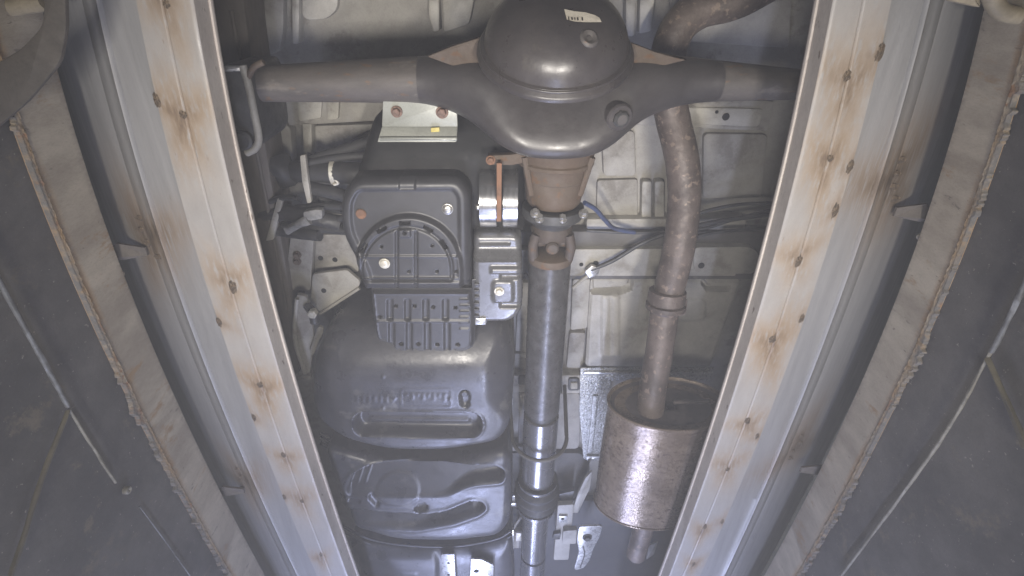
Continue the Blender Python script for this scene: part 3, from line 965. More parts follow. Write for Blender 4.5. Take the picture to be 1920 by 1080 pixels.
# paper tag wrapped on the dome
gp = []
tagpoly_top = [(1057, 17), (1075, 21), (1095, 23), (1112, 28), (1121, 33)]
tagpoly_bot = [(1062, 36), (1078, 40), (1096, 41), (1112, 41), (1125, 41)]
rows = []
for j in range(4):
    row = []
    for i in range(5):
        x = tagpoly_top[i][0] * (1 - j / 3) + tagpoly_bot[i][0] * j / 3
        y = tagpoly_top[i][1] * (1 - j / 3) + tagpoly_bot[i][1] * j / 3
        q, _ = on_dome(x, y, 0.003)
        if q is None:
            q = W(x, y, 1.03)
        row.append(tuple(q))
    rows.append(row)
tg = link('paper_tag', grid_mesh('paper_tag', np.array(rows)), 'paper_tag', axle, 'small white printed tag on the differential cover', 80)
bm = bmesh.new()
for k, (x, w, h) in enumerate(((1064.5, 1.6, 6.5), (1070, 2.6, 5), (1075, 1.5, 4.5), (1080, 2.4, 5.5), (1088, 2.2, 6))):
    c = [(x - w / 2, 33.5 - h / 2 + k * 0.3), (x + w / 2, 33.5 - h / 2 + k * 0.3), (x + w / 2 + 0.8, 33.5 + h / 2 + k * 0.3), (x - w / 2 + 0.8, 33.5 + h / 2 + k * 0.3)]
    vs = []
    for a, b in c:
        q, _ = on_dome(a, b, 0.005)
        vs.append(bm.verts.new(q if q is not None else W(a, b, 1.02)))
    bm.faces.new(vs)
link('tag_print', bm_mesh('tag_print', bm), 'ink', axle)
# filler plug on the housing
FP = W(1160, 219, 1.012)
FA = Vector((0.30, 0.15, -0.95)).normalized()
lathe_at('plug_boss', FP, FA, [(-0.03, 0.027), (0.004, 0.026), (0.008, 0.023), (0.008, 0.018)], 'diff_paint', axle, 32)
lathe_at('filler_plug', FP, FA, [(0.0, 0.016), (0.012, 0.016), (0.015, 0.013)], 'dark_iron', axle, 8)
lathe_at('filler_plug_socket', FP, FA, [(0.010, 0.0095), (0.0155, 0.0095), (0.0156, 0.0075)], 'axle_paint', axle, 16)
# rusty gussets behind the cover
plate('gusset', [(800, 106), (850, 86), (902, 70), (925, 118), (850, 124)], 1.06, 0.03, 'rusty_iron', axle, r=4)
plate('gusset', [(1178, 78), (1230, 98), (1290, 112), (1240, 124), (1160, 116)], 1.06, 0.03, 'rusty_iron', axle, r=4)
# pinion carrier, rusty casting
def YZ(py, Z):
    return W(1042, py, Z).y


cz = 1.12
cprof = [(YZ(250, 1.05), 0.100), (YZ(262, 1.03), 0.106), (YZ(284, 1.03), 0.106), (YZ(287, 1.03), 0.100), (YZ(289, 1.04), 0.088), (YZ(296, 1.05), 0.083), (YZ(314, 1.05), 0.079), (YZ(317, 1.05), 0.082), (YZ(323, 1.05), 0.082),
         (YZ(326, 1.05), 0.074), (YZ(334, 1.05), 0.0695), (YZ(350, 1.055), 0.068), (YZ(352, 1.055), 0.0655), (YZ(380, 1.06), 0.063), (YZ(392, 1.06), 0.061), (YZ(400, 1.06), 0.054)]
pc = revolve('pinion_carrier', cprof, SX, cz, 'rusty_iron', axle, 48, 1.0, 'rusty brown pinion carrier', 0.02)
for a in (-2.5, -0.6):
    p0 = Vector((SX + 0.085 * math.cos(a), YZ(300, 1.05), cz + 0.085 * math.sin(a)))
    p1 = Vector((SX + 0.064 * math.cos(a), YZ(372, 1.06), cz + 0.064 * math.sin(a)))
    link('carrier_rib', sweep_mesh('carrier_rib', [p0, p1], 0.007, 8), 'rusty_iron', axle)
# rusty arm with its orange strap between the bright bands
plate('bump_arm', [(914, 292), (960, 290), (985, 284), (990, 304), (960, 310), (916, 309)], 1.07, 0.02, 'rusty_iron', axle, r=4)
bolt('arm_bolt', 920, 300, 1.07, 0.010, 'rust_orange', axle)
plate('rust_strip', [(931, 306), (941, 306), (940, 416), (931, 416)], 1.045, 0.012, 'rust_orange', axle, r=2, label='thin orange rusted strip between two bright bands')

# --- drive shaft
fl = revolve('drive_shaft', [(YZ(404, 1.06), 0.050), (YZ(404, 1.06), 0.066), (YZ(407, 1.055), 0.069), (YZ(424, 1.05), 0.069), (YZ(428, 1.05), 0.066), (YZ(434, 1.05), 0.052), (YZ(440, 1.06), 0.045)], SX, SZ, 'dark_iron', VAN, 48, 1.0, 'long mottled steel drive shaft with dark flange')
for (x, y) in ((1003, 402), (1011, 423), (1053, 432), (1094, 400)):
    q = W(x, y, 1.06)
    bolt('flange_bolt', None, None, Vector((q.x, YZ(402, 1.06) - 0.002 + 0.012 * (y > 410), q.z)), 0.0105, 'bolt_steel', fl, (0, -0.75, -0.65), 'hex', 0.013)
# universal joint: two forks and a cross
uj = [(YZ(436, 1.06), 0.044), (YZ(450, 1.06), 0.048), (YZ(462, 1.07), 0.042)]
revolve('universal_joint', uj, SX, SZ, 'dark_rust', fl, 24, 1.0, None, 0.05)
for dx in (-1, 1):
    p = [Vector((SX + dx * 0.036, YZ(450, 1.06), SZ - 0.03)), Vector((SX + dx * 0.043, YZ(470, 1.07), SZ - 0.028)), Vector((SX + dx * 0.040, YZ(492, 1.08), SZ - 0.022))]
    link('fork', sweep_mesh('fork', spline(p, 5), 0.0115, 12), 'dark_rust', fl)
lathe_at('joint_cap', Vector((SX, YZ(468, 1.07), SZ)), (0, 0, -1), [(0, 0.015), (0.046, 0.015), (0.050, 0.011)], 'dark_rust', fl, 20)
lathe_at('joint_cross', Vector((SX - 0.05, YZ(470, 1.07), SZ)), (1, 0, 0), [(0, 0.014), (0.1, 0.014)], 'dark_rust', fl, 16)
R0 = 0.050
Y0 = YZ(489, 1.09); Y1 = YZ(790, 1.07)
revolve('shaft_collar', [(Y0 - 0.012, 0.036), (Y0 - 0.004, R0 + 0.002), (Y0 + 0.008, R0 + 0.0035), (Y0 + 0.014, R0 + 0.001)], SX, SZ, 'rusty_iron', fl, 40)
revolve('shaft_tube', [(Y0 + 0.010, R0)] + [(Y0 + 0.01 + (Y1 - Y0) * t, R0) for t in (0.25, 0.5, 0.75)] + [(Y1, R0), (Y1 + 0.004, R0 - 0.004)], SX, SZ, 'shaft_zinc', fl, 48, 1.0, 'mottled zinc-grey shaft tube')
Y2 = YZ(800, 1.07); Y3 = YZ(922, 1.07)
revolve('shaft_groove', [(Y1 - 0.002, R0 - 0.006), (Y2 + 0.004, R0 - 0.006)], SX, SZ, 'dark_iron', fl, 40)
revolve('sleeve', [(Y2, R0 - 0.004), (Y2 + 0.003, R0), (Y3 - 0.003, R0), (Y3, R0 - 0.004)], SX, SZ, 'shaft_smooth', fl, 48)
Y4 = YZ(932, 1.06); Y5 = YZ(978, 1.06)
bp = []
for k in range(25):
    t = k / 24
    bp.append((Y3 + (Y5 - Y3) * t, 0.058 + 0.010 * math.sin(t * math.pi) + 0.004 * math.cos(t * 2 * math.pi * 4)))
revolve('rubber_boot', [(Y3 - 0.002, 0.046)] + bp + [(Y5 + 0.004, 0.046)], SX, SZ, 'rubber', fl, 40, 1.0, 'black ribbed rubber boot')
for yy, rr in ((Y3 + 0.008, 0.061), (Y5 - 0.004, 0.0635)):
    revolve('boot_clamp', [(yy - 0.006, rr - 0.004), (yy - 0.005, rr), (yy + 0.005, rr), (yy + 0.006, rr - 0.004)], SX, SZ, 'shaft_smooth', fl, 40)
Y6 = YZ(1063, 1.07)
revolve('front_shaft', [(Y5 + 0.002, 0.043), (Y6, 0.043), (Y6 + 0.001, 0.038), (Y6 + 0.012, 0.038), (Y6 + 0.013, 0.043), (YZ(1180, 1.07), 0.043)], SX, SZ, 'shaft_smooth', fl, 48)
# safety hoop
hp = [Vector((SX + 0.082 * math.cos(a), YZ(856, 1.05) + 0.02, SZ + 0.03 + 0.098 * math.sin(a))) for a in np.linspace(math.pi, 2 * math.pi, 24)]
hp = [hp[0] + Vector((-0.01, -0.02, 0.2))] + hp + [hp[-1] + Vector((0.01, -0.02, 0.2))]
link('safety_hoop', sweep_mesh('safety_hoop', hp, 0.006, 10, 1.0), 'body_dark', fl, 'thin painted hoop under the shaft')

# --- exhaust: tail pipe, collar and muffler
ZE = 1.17
ex = cable('exhaust_pipe', [(1560, -110, 1.27), (1470, -50, 1.27), (1385, -2, 1.27), (1305, 22, 1.27), (1262, 70, 1.26), (1250, 150, 1.25), (1262, 225, 1.23), (1278, 295, 1.20), (1283, 370, 1.18), (1274, 460, 1.16), (1254, 545, 1.15)],
           0.038, 'exhaust_rust', VAN, 8, 24, 1.0, 'mottled rusty exhaust pipe bending down to the muffler', 0.02)
c0 = W(1252, 545, 1.15); c1 = W(1246, 588, 1.14)
ax = (c1 - c0)
lathe_at('pipe_collar', c0, ax, [(-0.004, 0.037), (0.0, 0.046), (0.03, 0.0475), (0.033, 0.044), (0.036, 0.050), (0.048, 0.050), (0.051, 0.040), (0.06, 0.036)], 'exhaust_rust', ex, 32)
plate('collar_ear', [(1262, 570), (1290, 562), (1286, 590), (1268, 596)], 1.13, 0.01, 'exhaust_rust', ex, r=4)
cable('inlet_pipe', [(1246, 585, 1.14), (1236, 660, 1.11), (1224, 730, 1.08), (1219, 770, 1.065), (1217, 800, 1.06)], 0.036, 'exhaust_rust', ex, 6, 24, 1.0, None, 0.02)
MC = W(1240, 755, 1.08)
MX, MZ, MY0 = MC.x + 0.020, 1.08, MC.y
MY1 = W(1208, 990, 0.98).y
RM = 0.163
mu = revolve('muffler', [(MY0 + 0.012, 0.10), (MY0 + 0.010, RM - 0.006), (MY0, RM - 0.004), (MY0 - 0.004, RM), (MY0 + 0.004, RM + 0.003), (MY0 + 0.012, RM)] +
             [(MY0 + 0.012 + (MY1 - MY0 - 0.03) * t, RM + 0.002 * math.sin(t * math.pi)) for t in (0.1, 0.25, 0.4, 0.55, 0.7, 0.85, 1.0)] +
             [(MY1 - 0.008, RM + 0.003), (MY1, RM + 0.001), (MY1 + 0.004, RM - 0.006), (MY1 - 0.004, RM - 0.012), (MY1, 0.06)], MX, MZ, 'muffler_skin', VAN, 72, 0.635, 'brownish rust-speckled oval muffler')
revolve('end_cap', [(MY0 + 0.004, RM - 0.006), (MY0 + 0.010, RM - 0.016), (MY0 + 0.014, RM - 0.03), (MY0 + 0.011, RM - 0.05), (MY0 + 0.012, 0.03)][::-1] + [(MY0 + 0.03, RM - 0.01)], MX, MZ, 'muffler_cap', mu, 64, 0.635, 'dark muffler end cap')
pts = [Vector((MX + (RM + 0.001) * math.cos(a), MY0 - 0.002, MZ + (RM + 0.001) * 0.635 * math.sin(a))) for a in np.linspace(0, 2 * math.pi, 72)]
link('end_rim', sweep_mesh('end_rim', pts, 0.0035, 8), 'muffler_skin', mu)
pts = [Vector((MX + (RM + 0.001) * math.cos(a), MY1 + 0.001, MZ + (RM + 0.001) * 0.635 * math.sin(a))) for a in np.linspace(0, 2 * math.pi, 72)]
link('end_rim', sweep_mesh('end_rim', pts, 0.004, 8), 'muffler_skin', mu)
cable('cap_rib', [(1262, 754, 1.085), (1330, 752, 1.085)], 0.006, 'muffler_cap', mu, 3, 8)
q0 = W(1208, 985, 1.02); q1 = W(1192, 1040, 1.02)
link('outlet_pipe', sweep_mesh('outlet_pipe', [q0 - Vector((0, .03, 0)), q0, q1, q1 + (q1 - q0).normalized() * 0.002], [0.030, 0.030, 0.030, 0.026], 24), 'exhaust_rust', mu)

# --- fuel tank: three moulded bays
TZ = 1.08
TP = rounded([(606, 636), (948, 632), (968, 700), (958, 800), (938, 832), (830, 850), (720, 848), (625, 822), (576, 775), (570, 730), (580, 676)], [50, 40, 50, 40, 30, 40, 40, 40, 40, 40, 40])


def t1_h(x, y, s):
    R = 60 - 44 * sst(740, 800, y)
    z = (0.075 - 0.055 * sst(740, 800, y)) * (1 - np.sqrt(np.clip(1 - (np.clip(s + R, 0, R) / R) ** 2, 0, 1)))
    z = z + 0.024 * sst(720, 640, y)
    inner = sd_box(x, y, 640, 676, 925, 900, 40)
    z = z + 0.007 * sst(-22, 26, inner)
    z = z - 0.0030 * np.exp(-((sd_seg(x, y, 684, 795, 882, 797, 19) - 5) / 3.5) ** 2)
    z = z + pit(sd_seg(x, y, 684, 795, 882, 797, 19), 0.034, 12)
    z = z - 0.006 * sst(4, -4, sd_seg(x, y, 692, 801, 876, 803, 3))
    z = z - 0.0008 * sst(1.5, -1.5, np.abs(sd_box(x, y, 752, 730, 846, 763, 2)) - 1.2)
    for (a, b) in ((718, 707), (718, 765), (740, 747), (844, 748)):
        z = z - 0.003 * sst(4, 0, np.hypot(x - a, y - b))
    for k in range(7):
        z = z - 0.0008 * sst(1.2, -1.2, sd_box(x, y, 666 + k * 11, 741, 673 + k * 11, 755, 2))
    for k in range(8):
        z = z - 0.0008 * sst(1.2, -1.2, sd_box(x, y, 760 + k * 10, 738, 766 + k * 10, 742 + (k * 7) % 13, 1))
    z = z + pit(sd_seg(x, y, 871, 742, 872, 755, 8), 0.012, 5)
    return z


tank = shell('fuel_tank', (560, 556, 975, 858), 2.5, lambda x, y: sd_poly(x, y, TP), TZ, t1_h, 0.15, 'tank_plastic', VAN, 'glossy black moulded fuel tank with a long slot', 50)
lathe_at('tank_plug', W(871, 737, TZ + 0.002), (0, 0, -1), [(-0.004, 0.010), (0.003, 0.010), (0.005, 0.007)], 'grey_plastic', tank, 16)
for k, (dy, Z) in enumerate(((0, 1.15), (9, 1.16), (18, 1.17))):
    cable('seam_rib', [(600, 812 + dy, Z), (650, 836 + dy, Z), (730, 853 + dy, Z), (830, 857 + dy, Z), (900, 850 + dy, Z), (950, 832 + dy, Z)], 0.006, 'tank_plastic', tank, 8, 10)
T2 = rounded([(604, 842), (700, 868), (850, 872), (958, 846), (962, 905), (958, 985), (935, 1012), (850, 1022), (740, 1020), (662, 995), (640, 960)], [20, 30, 30, 30, 50, 30, 30, 30, 30, 30, 30])


def t2_h(x, y, s):
    z = 0.030 * (1 - np.sqrt(np.clip(1 - (np.clip(s + 18, 0, 18) / 18) ** 2, 0, 1)))
    up = sd_poly(x, y, rounded([(648, 920), (656, 892), (690, 874), (760, 873), (860, 876), (925, 872), (948, 884), (942, 902), (880, 908), (830, 935), (700, 940), (655, 932)], [10, 20, 20, 10, 10, 10, 10, 10, 20, 20, 20, 10]))
    z = z - 0.0035 * np.exp(-((up - 4) / 3.5) ** 2) * sst(925, 905, y)
    z = z + 0.060 * sst(2, -6, up) * np.clip(1 - (y - 876) / 56, 0, 1) ** 0.8
    lo = sd_poly(x, y, rounded([(600, 948), (720, 961), (800, 965), (838, 960), (866, 948), (886, 940), (904, 943), (910, 953), (896, 964), (850, 980), (780, 992), (600, 986)], 8))
    ys_ = np.interp(x, [600, 720, 800, 838, 866, 886, 904, 912], [948, 961, 965, 960, 948, 940, 943, 950])
    z = z - 0.0030 * np.exp(-((lo - 4) / 3.5) ** 2)
    z = z + 0.052 * sst(2, -6, lo) * np.clip(1 - (y - ys_) / 32, 0, 1)
    z = z + pit(sd_poly(x, y, rounded([(776, 955), (790, 945), (803, 949), (800, 957), (784, 960)], 3)), 0.016, 3)
    z = z + pit(sd_seg(x, y, 696, 934, 706, 944, 4.5), 0.010, 4)
    z = z + pit(sd_seg(x, y, 654, 938, 672, 940, 3.5), 0.008, 4)
    z = z - 0.0025 * sst(4, -4, np.hypot((x - 745), (y - 925) * 1.7) - 40)
    for k in range(2):
        z = z - 0.003 * sst(2, -2, sd_seg(x, y, 676 + k * 14, 890 + k * 2, 668 + k * 14, 914, 1.5))
    return z


shell('tank_bay', (596, 838, 968, 1030), 2.3, lambda x, y: sd_poly(x, y, T2), 1.09, t2_h, 0.15, 'tank_plastic', tank, 'moulded tank bay with an S-shaped recess', 50)
for k, (dy, Z) in enumerate(((0, 1.155), (9, 1.165))):
    cable('seam_rib', [(640, 986 + dy, Z), (700, 1012 + dy, Z), (780, 1023 + dy, Z), (860, 1023 + dy, Z), (930, 1010 + dy, Z), (958, 995 + dy, Z)], 0.005, 'tank_plastic', tank, 8, 10)
T3 = rounded([(650, 1025), (760, 1036), (880, 1036), (960, 1015), (966, 1150), (690, 1150)], 14)


def t3_h(x, y, s):
    z = 0.03 * (1 - np.sqrt(np.clip(1 - (np.clip(s + 30, 0, 30) / 30) ** 2, 0, 1)))
    z = z - 0.010 * sst(5, -5, sd_box(x, y, 672, 1042, 820, 1200, 14))
    for k in range(3):
        z = z - 0.002 * sst(1.2, -1.2, sd_box(x, y, 752, 1070 + k * 4, 782, 1072 + k * 4, 1))
    return z


shell('tank_bay', (645, 1008, 970, 1150), 3.0, lambda x, y: sd_poly(x, y, T3), 1.14, t3_h, 0.12, 'tank_plastic', tank, 'front end of the tank', 50)
tb = plate('tank_bracket', [(827, 1040), (852, 1040), (858, 1130), (832, 1130)], 1.115, 0.006, 'shiny_steel', tank, r=2)
for y in (1056, 1078):
    lathe_at('bracket_hole', W(841, y, 1.1145), (0, 0, -1), [(-0.001, 0.005), (0.0006, 0.005)], 'hole', tank, 14)
plate('bright_bracket', [(882, 1048), (904, 1050), (926, 1060), (924, 1110), (880, 1110)], 1.115, 0.006, 'shiny_steel', tank, r=3)
lathe_at('bracket_hole', W(893, 1071, 1.1145), (0, 0, -1), [(-0.001, 0.010), (0.0006, 0.010)], 'hole', tank, 18)

# --- black control box: rear housing, rounded cover, ribbed tray, grey shield
BZ = 1.07
HB = rounded([(690, 225), (985, 225), (985, 445), (640, 445), (645, 380), (668, 320)], [20, 20, 10, 10, 30, 60])


def hb_h(x, y, s):
    return 0.05 * (1 - np.sqrt(np.clip(1 - (np.clip(s + 30, 0, 30) / 30) ** 2, 0, 1))) + 0.03 * sst(300, 225, y)


box = shell('control_box', (630, 220, 990, 450), 3.5, lambda x, y: sd_poly(x, y, HB), 1.13, hb_h, 0.12, 'black_deep', VAN, 'black plastic box with rounded cover beside the drive shaft', 50)
CP = rounded([(636, 372), (660, 336), (860, 334), (882, 362), (884, 545), (683, 545), (670, 500), (636, 440)], [40, 44, 40, 30, 6, 6, 20, 40])


def cp_h(x, y, s):
    z = 0.026 * (1 - np.sqrt(np.clip(1 - (np.clip(s + 16, 0, 16) / 16) ** 2, 0, 1)))
    z = z + 0.005 * sst(-18, -26, s)
    r = np.hypot(x - 766, (y - 500) * 1.03)
    arch = np.where(y < 500, r - 99, sd_box(x, y, 667, 400, 866, 560, 6))
    z = z - 0.013 * sst(4, -5, arch)
    r2 = np.where(y < 505, np.hypot(x - 764, (y - 505) * 1.03) - 84, sd_box(x, y, 680, 420, 848, 522, 6))
    z = z + 0.004 * sst(2, -2, np.abs(r2) - 2.5)
    for yy in (478, 518):
        z = z - 0.003 * sst(1.5, -1.5, np.abs(y - yy) - 2) * sst(2, -2, arch + 6)
    for xx in (745, 781):
        z = z + 0.004 * sst(2, -2, np.abs(x - xx) - 2.5) * sst(2, -4, sd_box(x, y, 600, 430, 900, 545, 2))
    z = z + 0.004 * sst(1.5, -1.5, sd_box(x, y, 748, 336, 778, 356, 2))
    for a in (-62, -30, 0, 30, 58):
        q = math.radians(a)
        cx, cy = 760 + 86 * math.sin(q), 502 - 86 * math.cos(q)
        u = (x - cx) * math.cos(q) + (y - cy) * math.sin(q); v = -(x - cx) * math.sin(q) + (y - cy) * math.cos(q)
        z = z + pit(np.maximum(np.abs(u) - 9, np.abs(v) - 3), 0.016, 2)
    z = z - 0.004 * sst(2, -2, sd_box(x, y, 749, 427, 771, 442, 2)) + pit(np.hypot(x - 760, y - 433) - 2.5, 0.010, 2)
    for (a, b) in ((716, 460), (811, 458), (768, 506), (820, 506), (856, 506)):
        z = z + pit(np.hypot(x - a, y - b) - 2.2, 0.010, 2)
    z = z + 0.006 * sst(526, 534, y)
    return z


cov = shell('box_cover', (630, 330, 890, 548), 1.7, lambda x, y: sd_poly(x, y, CP), BZ, cp_h, 0.07, 'black_plastic', box, 'arched black cover with three fasteners', 50)
lathe_at('fastener', W(677, 401, BZ + 0.004), (0, 0, -1), [(-0.004, 0.0115), (0.002, 0.0115), (0.0035, 0.0095), (0.003, 0.008)], 'rust_orange', box, 20)
bolt('fastener', 839, 392, BZ + 0.004, 0.0125, 'bolt_steel', box, head='round', h=0.006)
bolt('fastener', 721, 494, BZ - 0.010, 0.0125, 'bolt_pale', box, head='round', h=0.006)
TR = rounded([(694, 545), (884, 545), (891, 600), (888, 655), (870, 663), (742, 662), (730, 650), (722, 645), (708, 643), (702, 625)], [3, 3, 20, 10, 12, 10, 6, 6, 6, 10])


def tr_h(x, y, s):
    z = 0.012 * sst(-7, 0, s) - 0.002 * sst(-9, -5, s) * sst(-1, -5, s)
    for xx in (731, 764, 798, 835):
        z = z + 0.006 * sst(2, -2, sd_box(x, y, xx - 5, 562, xx + 5, 604 - 4, 2))
        z = z + 0.006 * sst(2, -2, sd_box(x, y, xx - 5 + 3, 606, xx + 5 + 3, 662, 2))
        z = z + pit(sd_box(x, y, xx + 12, 657, xx + 18, 670, 1), 0.014, 2)
    z = z - 0.0035 * sst(1.5, -1.5, np.abs(y - 602) - 2.2) * sst(2, -2, sd_box(x, y, 708, 580, 880, 620, 2))
    for (a, b) in ((742, 574), (777, 574), (812, 576), (854, 577), (712, 594), (752, 645), (784, 645), (820, 646), (858, 646)):
        z = z + pit(np.hypot(x - a, (y - b) * 1.3) - 3.2, 0.012, 2)
    for k in range(6):
        z = z - 0.003 * sst(1, -1, sd_box(x, y, 862, 560 + k * 11, 880, 562.5 + k * 11, 1))
    return z


shell('ribbed_tray', (690, 540, 895, 668), 1.6, lambda x, y: sd_poly(x, y, TR), BZ - 0.004, tr_h, 0.06, 'grey_plastic', box, 'dark grey ribbed tray', 50)
# hinge strip between tray and shield
hz = plate('hinge_strip', [(884, 524), (912, 522), (914, 606), (890, 608)], BZ + 0.012, 0.03, 'grey_plastic', box, r=3)
for k in range(6):
    plate('hinge_tooth', [(889, 532 + k * 12), (899, 532 + k * 12), (899, 539 + k * 12), (889, 539 + k * 12)], BZ + 0.006, 0.008, 'grey_plastic', box, r=1, bev=0.001)
plate('hinge_foot', [(891, 597), (911, 597), (911, 609), (891, 609)], BZ + 0.004, 0.01, 'shiny_steel', box, r=1)
SH = rounded([(886, 446), (978, 446), (981, 560), (978, 590), (955, 607), (886, 607)], [12, 20, 20, 20, 30, 3])


def sh_h(x, y, s):
    z = 0.020 * (1 - np.sqrt(np.clip(1 - (np.clip(s + 12, 0, 12) / 12) ** 2, 0, 1)))
    z = z + 0.020 * sst(492, 470, y) - 0.006 * sst(4, 0, np.abs(y - 465)) * sst(2, -2, sd_box(x, y, 898, 455, 955, 475, 3))
    z = z - 0.005 * sst(2.5, 0, np.abs(y - 490))
    z = z - 0.008 * sst(3, -4, sd_box(x, y, 920, 500, 985, 512, 2)) + 0.008 * sst(3, -3, sd_box(x, y, 938, 516, 985, 523, 2))
    z = z + 0.008 * sst(3, -3, sd_box(x, y, 938, 569, 985, 577, 2)) - 0.006 * sst(4, -4, sd_box(x, y, 924, 526, 962, 566, 8))
    return z


shell('grey_shield', (882, 442, 985, 610), 1.8, lambda x, y: sd_poly(x, y, SH), BZ + 0.01, sh_h, 0.09, 'grey_shield', box, 'glossy dark grey shield with one brass-coloured bolt', 50)
bolt('shield_bolt', 936, 546, BZ + 0.004, 0.012, 'bolt_pale', box, head='hex', h=0.008)
# bright bands: two polished drums on one cross axis
yc = YZ(372, 1.13)
for (x0, x1) in ((897, 931), (942, 972)):
    a = W(x0, 372, 1.06); b = W(x1, 372, 1.06)
    R = 0.066
    prof = [(0, R - 0.004), (0.001, R), (b.x - a.x - 0.001, R), (b.x - a.x, R - 0.004)]
    lathe_at('bright_band', Vector((a.x, yc, 1.13)), (1, 0, 0), prof, 'chrome_band', box, 56, 'polished bright band beside the rusty carrier')
bolt('band_pin', None, None, Vector((W(896, 374, 1.075).x, yc, 1.075)), 0.008, 'bolt_steel', box, (-1, 0, 0), 'round', 0.006)

# --- pale L bracket with two rusty bolts
lb = plate('pale_bracket', [(718, 188), (856, 188), (858, 238), (716, 238)], 1.085, 0.006, 'zinc_bracket', VAN, r=2, label='pale greenish-white bracket with two rusty bolts')
plate('bracket_fold', [(716, 238), (858, 238), (857, 262), (711, 262)], 1.085, 0.005, 'zinc_bracket', lb, r=1, dz=lambda x, y: -0.018 * (y - 238) / 24.0)
plate('bracket_rim', [(711, 258), (857, 258), (857, 264), (711, 264)], 1.064, 0.006, 'zinc_bracket', lb, r=1, bev=0.002)
bolt('bracket_bolt', 744, 209, 1.085, 0.0115, 'rust_bolt', lb, h=0.012)
bolt('bracket_bolt', 829, 210, 1.085, 0.0125, 'rust_bolt', lb, h=0.012)
plate('yellow_tab', [(808, 240), (824, 239), (824, 247), (808, 248)], 1.076, 0.004, 'yellow_tab', lb, r=1, bev=0.0005)

# --- hoses, wiring and small brackets on the tank side
hs = cable('filler_hose', [(522, 320, 1.30), (560, 322, 1.28), (600, 322, 1.26), (650, 324, 1.24), (700, 326, 1.24)], 0.026, 'rubber', VAN, 5, 16, label='thick black hose with a pale clamp')
lathe_at('hose_clamp', W(627, 323, 1.25), (1, 0, 0), [(-0.006, 0.026), (-0.005, 0.030), (0.005, 0.030), (0.006, 0.026)], 'bolt_pale', hs, 24)
cable('clamp_tail', [(628, 336, 1.225), (634, 343, 1.225), (626, 346, 1.225)], 0.004, 'bolt_pale', hs, 4, 8)
cable('hose_end', [(518, 300, 1.29), (530, 318, 1.28), (546, 338, 1.29)], 0.03, 'rubber', hs, 5, 12, wob=0.3)
cable('hose', [(580, 300, 1.27), (640, 282, 1.26), (700, 262, 1.25), (730, 240, 1.25)], 0.012, 'rubber', hs, 6, 10)
cable('hose', [(570, 308, 1.26), (630, 296, 1.25), (690, 292, 1.25)], 0.010, 'rubber', hs, 6, 10)
cable('hose', [(576, 352, 1.25), (620, 360, 1.23), (660, 372, 1.22)], 0.016, 'rubber', hs, 6, 12)
plate('hose_bracket', [(562, 292), (572, 290), (578, 340), (584, 380), (576, 382), (566, 340)], 1.22, 0.012, 'body_light', hs, r=3)
wr = cable('wiring_loom', [(490, 402, 1.27), (540, 400, 1.25), (590, 408, 1.23), (640, 420, 1.23)], 0.020, 'cable_black', VAN, 6, 12, label='black wiring loom with grey taped connector', wob=0.3)
for (a, b, c, d, r) in ((545, 392, 650, 386, .010), (550, 410, 650, 408, .009), (530, 425, 650, 432, .013), (520, 432, 600, 442, .015), (600, 370, 650, 384, .007), (590, 380, 655, 398, .008), (500, 380, 560, 372, .008)):
    cable('wire', [(a, b, 1.26), ((a + c) / 2, (b + d) / 2 + random.uniform(-6, 6), 1.24), (c, d, 1.22)], r, 'cable_black', wr, 6, 8)
cable('grey_tape', [(538, 432, 1.215), (558, 421, 1.21), (580, 412, 1.205)], 0.011, 'grey_tape', wr, 6, 10, wob=0.4)
plate('connector', [(568, 398), (592, 393), (604, 394), (604, 410), (584, 414), (570, 412)], 1.20, 0.02, 'grey_tape', wr, r=3)
# mounting plates
br = plate('side_bracket', [(545, 440), (588, 445), (582, 545), (548, 545), (538, 500)], 1.27, 0.05, 'body_paint', VAN, r=6, label='beige bracket plates between the spring and the black box')
for y in (478, 490):
    bolt('bracket_bolt', 557, y, 1.268, 0.011, 'rusty_iron', br, h=0.01)
plate('bracket_web', [(592, 440), (672, 440), (672, 510), (590, 512)], 1.29, 0.03, 'body_paint', br, r=4)
plate('bracket_foot', [(586, 514), (650, 506), (676, 528), (672, 540), (602, 586), (582, 570)], 1.25, 0.012, 'body_light', br, r=6)
cable('bracket_rim', [(600, 588, 1.248), (640, 562, 1.248), (674, 540, 1.248)], 0.005, 'body_light', br, 4, 8)
for (x, y, Z) in ((601, 484, 1.2892), (628, 487, 1.2892), (607, 545, 1.2492)):
    lathe_at('bracket_hole', W(x, y, Z), (0, 0, -1), [(-0.002, 0.007), (0.0008, 0.007)], 'hole', br, 14)
st = plate('support_strut', [(556, 552), (574, 556), (582, 590), (590, 640), (580, 704), (568, 706), (550, 640)], 1.20, 0.012, 'body_paint', VAN, r=5, label='narrow folded strut beside the fuel tank')
cable('strut_fold', [(557, 560, 1.195), (553, 635, 1.195), (572, 700, 1.195)], 0.006, 'body_light', st, 6, 8)
plate('strut_arm', [(596, 612), (606, 616), (604, 632), (586, 668), (580, 660), (590, 628)], 1.19, 0.01, 'body_light', st, r=4)
plate('strut_foot', [(556, 706), (582, 704), (582, 712), (556, 714)], 1.19, 0.02, 'body_paint', st, r=1)
cable('strut_link', [(576, 572, 1.20), (586, 586, 1.19), (590, 604, 1.19)], 0.012, 'dark_iron', st, 5, 10)
lathe_at('strut_nut', W(586, 588, 1.18), (0, 0, -1), [(-0.01, 0.013), (0.006, 0.013), (0.009, 0.009)], 'bolt_pale', st, 6)

